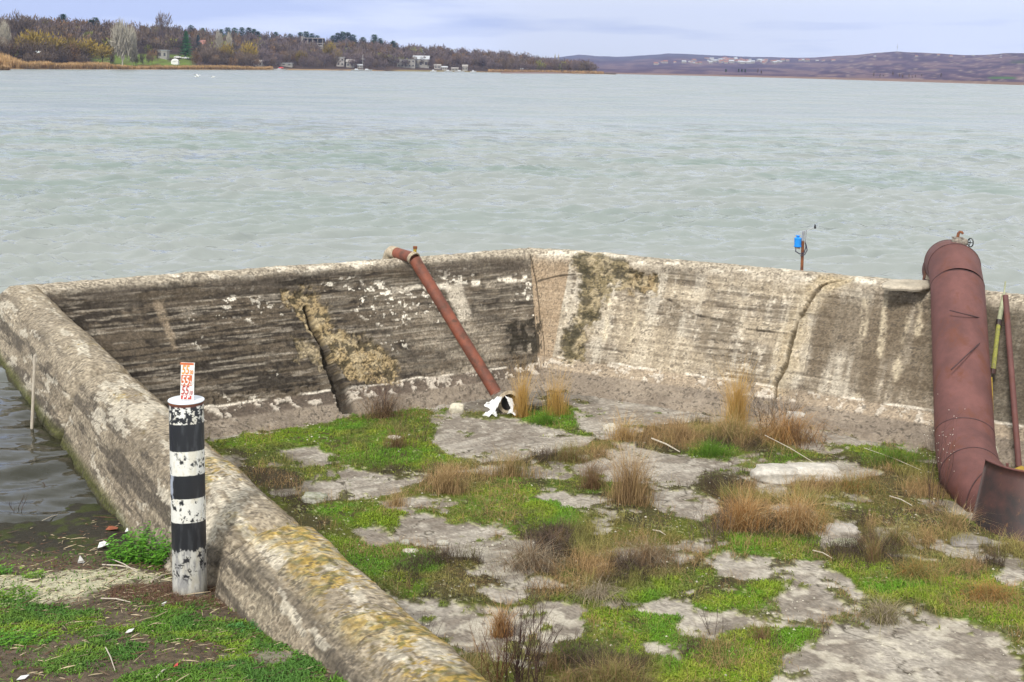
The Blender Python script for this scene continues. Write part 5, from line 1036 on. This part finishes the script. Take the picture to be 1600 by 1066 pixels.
T(1365, 882, 52, 36, 'brown', 380, 'narrow upright olive-brown tuft in the right foreground', lean=.2, bend=.25, mixk='olive')
T(1380, 972, 44, 66, 'grey', 700, 'rounded grey-green tuft on the edge of the large right slab', lean=.8, bend=.7, mixk='olive')
T(783, 992, 52, 52, 'russet', 420, 'small reddish-tan tuft on the left foreground slab', lean=.25, bend=.4, mixk='tan')
T(830, 888, 50, 130, 'grey', 900, 'wispy grey-brown clump in the middle foreground', lean=.7, bend=.9, mixk='brown')
T(1010, 880, 48, 150, 'brown', 900, 'wide wispy brown clump in the centre of the foreground', lean=.6, bend=.9, mixk='grey')
T(1490, 830, 52, 60, 'tan', 500, 'straw tuft against the left edge of the dark steel plate', lean=.6, bend=.7, mixk='olive')
T(1400, 850, 44, 90, 'olive', 600, 'low olive tuft left of the dark steel plate', lean=.6, bend=.8, mixk='tan')
T(1430, 905, 40, 120, 'olive', 800, 'sprawling olive and russet tuft below the dark steel plate', lean=.7, bend=.9, mixk='russet')
T(1545, 940, 44, 130, 'russet', 800, 'russet and green tuft at the right edge of the foreground', lean=.7, bend=.8, mixk='olive')
T(1330, 770, 40, 120, 'olive', 700, 'low olive tuft behind the round white rock', lean=.7, bend=.9, mixk='russet')
T(1400, 725, 34, 150, 'green', 900, 'dark green growth along the foot of the wall left of the large pipe', 'green_grass_tuft', lean=.8, mixk='olive')
T(1110, 712, 30, 90, 'green', 700, 'bright green tuft below the tall golden grass', 'green_grass_tuft', lean=.7)
T(700, 770, 46, 120, 'tan', 800, 'thin tan grass strip left of the centre of the basin', lean=.25, bend=.4, mixk='brown', flat=.35)
T(800, 745, 44, 130, 'tan', 800, 'thin tan grass strip in front of the large central slab', lean=.25, bend=.4, mixk='olive', flat=.35)
T(895, 722, 34, 90, 'brown', 500, 'low brown grass strip right of the large central slab', lean=.4, bend=.6, mixk='olive', flat=.4)
T(620, 700, 44, 80, 'brown', 260, 'sparse brown stalks in the bright green patch', lean=.3, bend=.4)
T(935, 935, 34, 110, 'grey', 600, 'flattened grey tuft combed to the right in the foreground', lean=1.2, bend=1.1)
T(620, 790, 30, 60, 'tan', 260, 'small tan tuft beside the left white patch', lean=.3, bend=.4)
T(1190, 1000, 34, 90, 'brown', 160, 'sparse dark stalks on the tongue of moss in the foreground', lean=.3, bend=.3)
T(660, 1000, 50, 60, 'dark', 60, 'few dark stalks beside the near wall', lean=.3, bend=.3)
T(735, 1075, 60, 90, 'olive', 600, 'olive tuft at the bottom edge beside the near wall', lean=.5, bend=.7, mixk='tan')
T(960, 1080, 60, 200, 'olive', 1200, 'olive grass at the bottom edge below the centre', lean=.5, bend=.7, mixk='brown')
# ---- branching dead weeds
def weed(x, y, hp, wp_, n, label, colr=(.07, .045, .035), name='dead_weed', zz=-1.49, seed=0, r0=.0042, buds=0, group=None, z0=None, depth=3, spread=.5):
    p = base_pt(x, y, zz); k = p[1]/F; H = hp*k; W = wp_*k; r = random.Random(int(x*3+y)+seed); Vs = []; Fs = []; Cs = []; bud = []
    def seg(a, b, ra, rb):
        d = b-a; s = np.cross(d, [r.uniform(-1, 1), r.uniform(-1, 1), .2]); s /= np.linalg.norm(s)+1e-9; t = np.cross(d, s); t /= np.linalg.norm(t)+1e-9; i = len(Vs)
        for q, rr in ((a, ra), (b, rb)):
            for u in (0, 2.09, 4.19): Vs.append(q+(s*math.cos(u)+t*math.sin(u))*rr); Cs.append(np.array(colr)*r.uniform(.7, 1.4))
        for u in range(3): Fs.append([i+u, i+(u+1) % 3, i+3+(u+1) % 3, i+3+u])
    def grow(a, d, L_, rad, lev):
        steps = 3
        for s in range(steps):
            b = a+d*L_/steps; seg(a, b, rad, rad*.8); rad *= .8; a = b; d = d+np.array([r.uniform(-.22, .22), r.uniform(-.22, .22), r.uniform(-.05, .12)]); d /= np.linalg.norm(d)
            if lev < depth:
                for q in range(r.choice((1, 2))):
                    e = d+np.array([r.uniform(-.8, .8), r.uniform(-.8, .8), r.uniform(0, .4)]); e /= np.linalg.norm(e); grow(a, e, L_*r.uniform(.35, .55), rad*.65, lev+1)
        if buds: bud.append(a)
    for i in range(n):
        a = np.array([r.uniform(-.5, .5)*W*.5, r.uniform(-.5, .5)*W*.3, -.02]); d = np.array([r.uniform(-spread, spread), r.uniform(-spread, spread), 1.]); d /= np.linalg.norm(d); grow(a, d, H*r.uniform(.5, 1.), r0, 1)
    for b in bud:
        i = len(Vs); s = .007
        for q in ((s, 0, 0), (-s, 0, 0), (0, s, 0), (0, -s, 0), (0, 0, s), (0, 0, -s)): Vs.append(b+np.array(q)*r.uniform(.6, 1.2)); Cs.append(np.array(buds))
        for f in ((0, 2, 4), (2, 1, 4), (1, 3, 4), (3, 0, 4), (2, 0, 5), (1, 2, 5), (3, 1, 5), (0, 3, 5)): Fs.append([i+q for q in f]+[-1])
    o = npmesh(name, np.array(Vs), np.array(Fs), M['blade'], np.array(Cs), False); o.location = [float(v) for v in p]; return tag(o, label, 'weed', group)
weed(1205, 682, 88, 70, 16, 'black-stemmed dead shrub standing under the crack of the wall', (.035, .022, .02), seed=1, depth=3)
weed(600, 652, 66, 70, 12, 'bare brown shrub at the foot of the dark wall', (.085, .05, .045), seed=2, depth=3)
weed(1462, 785, 130, 50, 9, 'tall dead weed with white seed heads in front of the large pipe', (.06, .035, .03), buds=(.62, .58, .50), seed=3, depth=2, spread=.22)
weed(1555, 870, 66, 90, 1, 'pale leafless twig standing before the dark steel plate', (.36, .29, .24), seed=4, spread=.6, depth=2)
weed(1500, 822, 70, 70, 1, 'second pale leafless twig at the left edge of the dark steel plate', (.26, .2, .17), seed=5, spread=.5, depth=2)
weed(815, 1085, 150, 120, 24, 'large dark dead weed rising from the bottom edge', (.05, .027, .022), seed=6, depth=3, spread=.25, r0=.0055)
weed(772, 1090, 120, 60, 10, 'dark dead weed at the bottom edge, just left of the largest one', (.09, .04, .02), seed=16, depth=3, spread=.25, r0=.005)
weed(1120, 990, 60, 50, 4, 'thin dark twig on the bare foreground slab', (.08, .06, .05), seed=7, depth=2)
weed(1110, 850, 66, 130, 16, 'low brown shrub in front of the broad grass clump', (.10, .07, .055), seed=8, depth=3)
weed(860, 860, 54, 110, 18, 'grey-brown brushy weed left of the centre foreground', (.115, .08, .065), seed=9, depth=3, r0=.003)
weed(1255, 700, 54, 110, 12, 'brown scrub right of the black-stemmed shrub', (.11, .06, .035), seed=10, depth=3)
weed(1395, 830, 60, 60, 6, 'thin dark weed in the grass left of the lower pipe bend', (.06, .04, .03), seed=11, depth=2)
weed(1290, 990, 30, 40, 3, 'tiny dark twig at the tip of the foreground moss tongue', (.07, .05, .04), seed=12, depth=2)
weed(660, 690, 50, 40, 6, 'dark brown weed at the left edge of the central slab', (.07, .04, .03), seed=13, depth=2)
weed(860, 1000, 40, 60, 5, 'dark twigs beside the small tuft on the left foreground slab', (.07, .045, .035), seed=14, depth=2)
weed(545, 780, 60, 14, 1, 'single thin dark stalk on the left white patch', (.07, .05, .04), seed=15, depth=2, spread=.1)
# ---- rocks
def rock(loc, sx, sy, sz, label, seed=0, colr=(.45, .41, .34), rz=0, name='stone', cat='stone', group=None, moss=0):
    nu, nv = 40, 24; u = np.linspace(0, 2*np.pi, nu+1); v = np.linspace(0, np.pi, nv); U, Vv = np.meshgrid(u, v); X = np.sin(Vv)*np.cos(U); Y = np.sin(Vv)*np.sin(U); Z = np.cos(Vv)
    e = .72; q = lambda t: np.sign(t)*np.abs(t)**e; n = fbm(X*1.4+seed*3+5, Y*1.4+Z*1.9+seed, 4, 840+seed); n2 = fbm(X*6+5, Y*6+Z*5+seed, 3, 850)
    k = .72+.6*n+.12*(n2-.5); X, Y, Z = q(X)*sx*k, q(Y)*sy*k, q(Z)*sz*(.8+.4*n+.1*(n2-.5)); c = np.array(colr)*(.65+.7*fbm(X*9+5, Y*9+Z*7, 4, 860+seed))[..., None]; 
    if moss: c = mix(c, (.09, .12, .02), sm(n2+.2*Z/sz, .5, .7)*moss)
    ca, sa = math.cos(rz), math.sin(rz); V = np.stack([X*ca-Y*sa, X*sa+Y*ca, Z], -1).reshape(-1, 3)
    o = npmesh(name, V, gridf(*U.shape), M['stone'], c.reshape(-1, 3)); o.location = [float(t) for t in loc]; return tag(o, label, cat, group)
def fr(x, y, w_, h_, label, seed, dpt=.7, **k):
    p = atz(x, y, -1.47); s = p[1]/F; return rock((p[0], p[1]+w_*s*dpt*.4, -1.5+h_*s*.30), w_*s*.55, w_*s*.5*dpt, h_*s*.62, label, seed, **k)
fr(713, 642, 22, 14, 'squarish pale stone left of the torn white sheet', 1, colr=(.52, .48, .38)); fr(955, 672, 22, 12, 'pale stone beside the small green tuft at the back', 2, colr=(.50, .47, .40)); fr(615, 686, 20, 7, 'flat pale stone in the bright green patch', 3, colr=(.48, .44, .35))
fr(1222, 752, 76, 24, 'large smooth grey boulder, left half of the white rock pair', 4, colr=(.46, .43, .38)); fr(1278, 752, 84, 24, 'large white rock joined to the smooth grey boulder', 5, colr=(.50, .465, .41))
fr(1318, 833, 50, 14, 'flat grey stone half under dry grass right of the broad clump', 6, colr=(.38, .35, .31)); fr(1322, 856, 40, 16, 'knobbly pale rock just below the flat grey stone', 7, colr=(.44, .42, .33), moss=.5)
fr(490, 784, 38, 16, 'lichen-grey rock near the left wall', 8, colr=(.36, .35, .30), moss=.4); fr(632, 850, 14, 10, 'rounded grey stone, left of two on the pale patch', 9, colr=(.38, .37, .31)); fr(692, 848, 18, 6, 'flat rounded stone, right of two on the pale patch', 10, colr=(.42, .4, .34)); fr(652, 850, 10, 5, 'small round stone between the two larger ones', 11, colr=(.44, .42, .36))
fr(1540, 716, 44, 26, 'pale lumpy rock behind the large pipe at the right edge', 12, colr=(.42, .39, .32), moss=.3); fr(1520, 852, 60, 10, 'grey rubble at the foot of the dark steel plate', 13, colr=(.22, .2, .18)); fr(640, 865, 24, 9, 'flat white stone under the rounded grey stone', 14, colr=(.5, .48, .4)); fr(1245, 660, 30, 20, 'pale rock half hidden in russet grass by the wall', 15, colr=(.42, .4, .36))
# ---- sticks in the basin
def stick(a, b, za, zb, lb, r_=.008, colr='stick', group=None, name='stick'):
    A = atz(*a, za); B = atz(*b, zb); m_ = (A+B)/2+np.array([.01, .015, .012]); return tag(MB().tube([A, m_, B], [r_, r_*1.1, r_*.7], 6).build(name, M[colr], smooth=True), lb, 'stick', group)
stick((1018, 685), (1062, 706), -1.36, -1.44, 'pale stick lying on the slab left of the tall golden grass', .012); stick((1195, 680), (1275, 725), -1.30, -1.40, 'long thin pale stem leaning out of the russet clump', .006); stick((1350, 700), (1440, 735), -1.40, -1.42, 'thin stem lying along the green growth by the wall', .006)
stick((1390, 775), (1425, 790), -1.42, -1.42, 'short pale stick in the grass left of the lower pipe bend', .008); stick((1020, 828), (1040, 836), -1.42, -1.42, 'short pale stick in the centre of the basin', .007); stick((1270, 860), (1300, 872), -1.42, -1.42, 'pale stick below the knobbly rock', .007)
# ================================================================== LEFT BANK
def bz_at(x, y):
    i = np.clip(((x+9.5)/.02).astype(int), 0, BZ.shape[0]-1); j = np.clip(((y-6.0)/.02).astype(int), 0, BZ.shape[1]-1); return BZ[i, j]
def bpt(x, y):
    z = .3
    for _ in range(12): p = atz(x, y, z); z = .5*z+.5*float(bz_at(np.array([p[0]]), np.array([p[1]]))[0])
    p = atz(x, y, z); return p
r = np.random.default_rng(31); m = 420000; y = r.uniform(7.0, 11.6, m); x = r.uniform(-.45, .02, m)*y; dw = 3.3-(x*nL[0]+y*nL[1]); k = dw > .42; x, y = x[k], y[k]; z = bz_at(x, y)
n1_ = fbm(x*1.5, y*1.5, 5, 311); n5 = fbm(x*4, y*4, 3, 341); lw_ = sm(n1_+.10*sm(y, 9.3, 8.4)-.12*sm(y, 8.6, 9.6)+.42*(n5-.5), .46, .56)*sm(y, 9.8, 9.0)
k = (r.random(len(x)) < lw_*.5+.02) & (z > .1); x, y, z, n5 = x[k], y[k], z[k], n5[k]; hue = fbm(x*2.5, y*2.5, 3, 343)
c = mix(np.broadcast_to(np.array([.075, .155, .018]), (len(x), 3)), (.135, .21, .02), sm(hue, .44, .58)); c = mix(c, (.04, .11, .022), sm(n5, .52, .62)*.6)
V, Fc, C = blades(np.stack([x, y, z-.004], -1), .012+.032*r.random(len(x))**1.5, .007+.007*r.random(len(x)), c, .9, .9, 32, c*1.35, .3)
tag(npmesh('bank_grass', V, Fc, M['blade'], C, False), 'short fresh green grass and clover on the left bank in the foreground', 'grass', kind='stuff'); print('bank', len(x))
# dead stems and reed litter lying flat
r = np.random.default_rng(41); n = 15000; y = r.uniform(7.4, 12.2, n); x = r.uniform(-.47, .0, n)*y; dw = 3.3-(x*nL[0]+y*nL[1]); n1_ = fbm(x*1.5, y*1.5, 5, 311); k = (dw > .45) & (r.random(n) < .25+.75*sm(y, 8.9, 9.3)*sm(y, 10.8, 10.3)); x, y = x[k], y[k]; z = bz_at(x, y); pl_m = sdist(x, y, pv) < 0; k = (z > .03) & ~(pl_m & (r.random(len(x)) < .55)); x, y, z, pl_m = x[k], y[k], z[k], pl_m[k]; n = len(x)
a = r.normal(size=n)*.8+.15; L_ = .025+.10*r.random(n)**2.5+.10*(r.random(n) > .97); wd = .0018+.0028*r.random(n); d = np.stack([np.cos(a), np.sin(a), r.uniform(-.06, .18, n)], -1); s = np.stack([-np.sin(a), np.cos(a), 0*a], -1)*wd[:, None]; P = np.stack([x, y, z+.008], -1)
V = np.stack([P-s, P+s, P+d*L_[:, None]+s*.6, P+d*L_[:, None]-s*.6, P+d*L_[:, None]*.5+np.array([0, 0, 1])*wd[:, None]*1.5], 1).reshape(-1, 3); i = np.arange(n)[:, None]*5; Fc = np.concatenate([np.concatenate([i+np.array([q]), np.full((n, 1), -1)], 1) for q in ([0, 1, 4], [1, 2, 4], [2, 3, 4], [3, 0, 4])])
cb_ = np.where(r.random((n, 1)) < .28, np.array([[.36, .29, .19]]), np.array([[.095, .065, .042]]))*(.6+.8*r.random((n, 1))); cb_ = np.where((r.random(n) < .3)[:, None], np.array([[.10, .05, .03]]), cb_); cb_ = np.where((pl_m & (r.random(n) < .8))[:, None], np.array([[.50, .45, .30]])*(.6+.6*r.random((n, 1))), cb_)
tag(npmesh('dead_stem_litter', V, Fc, M['blade'], np.repeat(cb_, 5, 0), False), 'dead brown stems and reed litter lying on the left bank', 'litter', kind='stuff')
# leafy weeds
def leafy(x, y, hp, wp_, n, label, colr=((.045, .15, .012), (.12, .30, .02)), name='leafy_weed', lsz=.028, seed=0):
    p = bpt(x, y); k = p[1]/F; R = wp_*k/2; H = hp*k; r = np.random.default_rng(int(x+y)+seed); ns = max(8, n//14); Vs = []; Fs = []; Cs = []
    for s in range(ns):
        a = r.random()*6.283; q = math.sqrt(r.random())*R*.8; b = np.array([math.cos(a)*q, math.sin(a)*q*.5, -.02]); hh = H*(.4+.6*r.random())*(1-.4*(q/R)**2); tip = b+np.array([math.cos(a)*R*.25, math.sin(a)*R*.15, hh])
        for j in range(14):
            t = (j+.5)/14; c_ = b*(1-t)+tip*t; la = j*2.4+r.random(); d = np.array([math.cos(la), math.sin(la), r.uniform(-.1, .6)]); d /= np.linalg.norm(d); sd = np.cross(d, [0, 0, 1.]); sd /= np.linalg.norm(sd); l = lsz*(.6+.8*r.random()); i = len(Vs)
            Vs += [c_, c_+d*l*.5+sd*l*.24, c_+d*l+np.array([0, 0, -.1*l]), c_+d*l*.5-sd*l*.24]; Fs.append([i, i+1, i+2, i+3]); t_ = r.random(); cc_ = np.array(colr[0])*(1-t_)+np.array(colr[1])*t_; Cs += [cc_]*4
        i = len(Vs); Vs += [b+[.003, 0, 0], b-[.003, 0, 0], tip, tip]; Fs.append([i, i+1, i+2, -1]); Cs += [np.array(colr[0])]*4
    o = npmesh(name, np.array(Vs), np.array(Fs), M['blade'], np.array(Cs), False); o.location = [float(v) for v in p]; return tag(o, label, 'weed')
leafy(222, 880, 62, 120, 1500, 'bushy bright green weed just left of the striped post', lsz=.042); leafy(245, 862, 60, 60, 700, 'taller green weed touching the left side of the striped post', lsz=.04, seed=3)
leafy(52, 902, 26, 40, 240, 'small yellow-green weed near the water on the left', ((.07, .17, .015), (.2, .33, .03))); leafy(28, 935, 28, 66, 420, 'low green weed on the pale litter at the left edge', ((.06, .15, .015), (.18, .3, .03))); leafy(6, 898, 26, 30, 160, 'small green weed cut by the left edge of the view')
leafy(40, 1006, 30, 120, 700, 'patch of taller grassy weed in the lower left corner', ((.05, .16, .015), (.13, .28, .02)), seed=4, lsz=.03); leafy(395, 985, 20, 90, 500, 'low creeping green weed beside the near wall', ((.035, .13, .03), (.09, .24, .05)), lsz=.022)
leafy(195, 585, 0.1, 0.1, 8, 'x') if False else None
# litter on the bank
def lit(x, y, pts, lb, mat, name, cat, th=.004, h=.02):
    p = bpt(x, y); k = p[1]/F; q = [np.array([a*k, b*k*2.2, h*(.4+.6*math.sin(i*2.1)**2)]) for i, (a, b) in enumerate(pts)]; o = MB().sheet(q, th).build(name, M[mat]); o.location = [float(c) for c in p]; return tag(o, lb, cat)
M['orange_leaf'] = mat_plain('orange_leaf', (.30, .085, .035), (.2, .06, .03), sc=20, rough=.8); M['foil'] = mat_plain('white_paper', (.70, .70, .68), (.55, .55, .53), sc=20, rough=.7)
lit(163, 857, [(-8, -4), (2, -5), (9, -1), (7, 4), (-3, 5), (-9, 2)], 'crumpled white scrap at the left edge of the bushy green weed', 'foil', 'paper_scrap', 'litter', h=.05); lit(203, 832, [(-6, -3), (3, -4), (7, 2), (0, 4), (-6, 2)], 'small white scrap beside the orange leaf near the wall', 'foil', 'paper_scrap', 'litter', h=.04)
p = bpt(126, 880); k = p[1]/F; o = MB().add([(-5*k, 0, 0), (5*k, 0, .0), (6*k, .01, 2*k), (-1*k, .0, 13*k), (-4*k, 0, 4*k), (0, .03, 0)], [(0, 1, 2, 3, 4), (1, 5, 3, 2), (5, 0, 4, 3)]).build('paper_scrap', M['foil']); o.location = [float(c) for c in p]; tag(o, 'upright triangular white scrap above the pale litter', 'litter')
lit(176, 828, [(-10, -2), (-2, -4), (9, -2), (7, 3), (-3, 4), (-8, 3)], 'curled orange-brown leaf near the foot of the left wall', 'orange_leaf', 'dead_leaf', 'leaf'); lit(203, 990, [(-6, -3), (5, -3), (6, 2), (-4, 3)], 'white scrap on the grass below the striped post', 'foil', 'paper_scrap', 'litter', h=.03)
lit(255, 948, [(-4, -3), (4, -3), (4, 3), (-3, 3)], 'tiny white scrap left of the foot of the striped post', 'foil', 'paper_scrap', 'litter', h=.03); lit(275, 1043, [(-3, -3), (4, -2), (2, 3), (-3, 2)], 'tiny red scrap at the bottom of the left bank', 'redp', 'plastic_scrap', 'litter', h=.02)
lit(36, 1062, [(-8, -3), (6, -3), (8, 3), (-6, 3)], 'pale grey scrap in the bottom left corner', 'foil', 'paper_scrap', 'litter', h=.02)
def bst(a, b, lb, r_=.006, up=.015):
    A = bpt(*a)+[0, 0, up]; B = bpt(*b)+[0, 0, up]; return tag(MB().tube([A, (A+B)/2+[0, .005, .01], B], [r_, r_, r_*.6], 6).build('stick', M['stick'], smooth=True), lb, 'stick')
bst((160, 885), (212, 892), 'long pale stem lying in front of the bushy weed'); bst((172, 878), (215, 900), 'pale stem crossing the long one below the bushy weed', .005, .03); bst((236, 912), (268, 898), 'thick brownish stick touching the left of the post', .008); bst((158, 938), (204, 944), 'straight pale stem on the brown litter', .005); bst((245, 1062), (262, 1048), 'short pale stick at the bottom of the bank', .006); bst((66, 816), (95, 806), 'pale twig on the wet mud', .004); bst((165, 1015), (180, 1052), 'short upright-looking stem on the bottom of the bank', .004)
weed_ = weed
def bweed(x, y, hp, wp_, n, lb, **kk):
    p = bpt(x, y); return weed(x, y, hp, wp_, n, lb, zz=float(p[2]), **kk)
bweed(70, 778, 34, 30, 3, 'dark stub of dead reeds standing in the shallow water', depth=1, r0=.008); bweed(25, 800, 36, 50, 3, 'bent dark twigs in the shallows at the left edge', depth=2); bweed(345, 880, 40, 30, 6, 'dark stems in the notch between post and near wall', depth=2)
bweed(180, 770, 70, 14, 8, 'tan dry grass hanging on the lake side of the left wall', colr=(.3, .2, .1), depth=1, r0=.004)
r = np.random.default_rng(51); n = 6000; p0_ = np.array(post.location); a = r.random(n)*6.283; q = .14+.42*r.random(n)**.7; x = p0_[0]+.12+np.cos(a)*q*1.3; y = p0_[1]-.08+np.sin(a)*q*.7; z = bz_at(x, y); dw = 3.3-(x*nL[0]+y*nL[1]); k = dw > .42
V, Fc, C = blades(np.stack([x, y, z-.01], -1)[k], .03+.05*r.random(k.sum()), .003, (.10, .055, .035), .9, .9, 52, (.17, .09, .055), .4)
tag(npmesh('brown_tangle', V, Fc, M['blade'], C, False), 'tangle of fine reddish-brown dead growth around the foot of the striped post', 'dead growth', kind='stuff')
# ================================================================== HAZE
hz = MB(); X0, X1, Y0, Y1, Zb, Zt = -3000, 6000, -60, 9000, -4, 420
hz.add([(X0, Y0, Zb), (X1, Y0, Zb), (X1, Y1, Zb), (X0, Y1, Zb), (X0, Y0, Zt), (X1, Y0, Zt), (X1, Y1, Zt), (X0, Y1, Zt)], [(3, 2, 1, 0), (4, 5, 6, 7), (0, 1, 5, 4), (1, 2, 6, 5), (2, 3, 7, 6), (3, 0, 4, 7)])
mh = bpy.data.materials.new('haze'); mh.use_nodes = True; nt = mh.node_tree; nt.nodes.clear(); ou = N(nt, 'ShaderNodeOutputMaterial'); pv_ = N(nt, 'ShaderNodeVolumePrincipled'); pv_.inputs['Color'].default_value = (.55, .64, 1.0, 1); pv_.inputs['Density'].default_value = .00012; pv_.inputs['Anisotropy'].default_value = 0.2
nt.links.new(pv_.outputs[0], ou.inputs['Volume']); hzo = hz.build('haze', mh); hzo['kind'] = 'stuff'; hzo['label'] = 'faint bluish haze over the lake and hills'; hzo['category'] = 'haze'
# tidy: drop unused prototypes
for key, p in protos.items():
    for ch in list(p.children): bpy.data.objects.remove(ch)
    bpy.data.objects.remove(p)
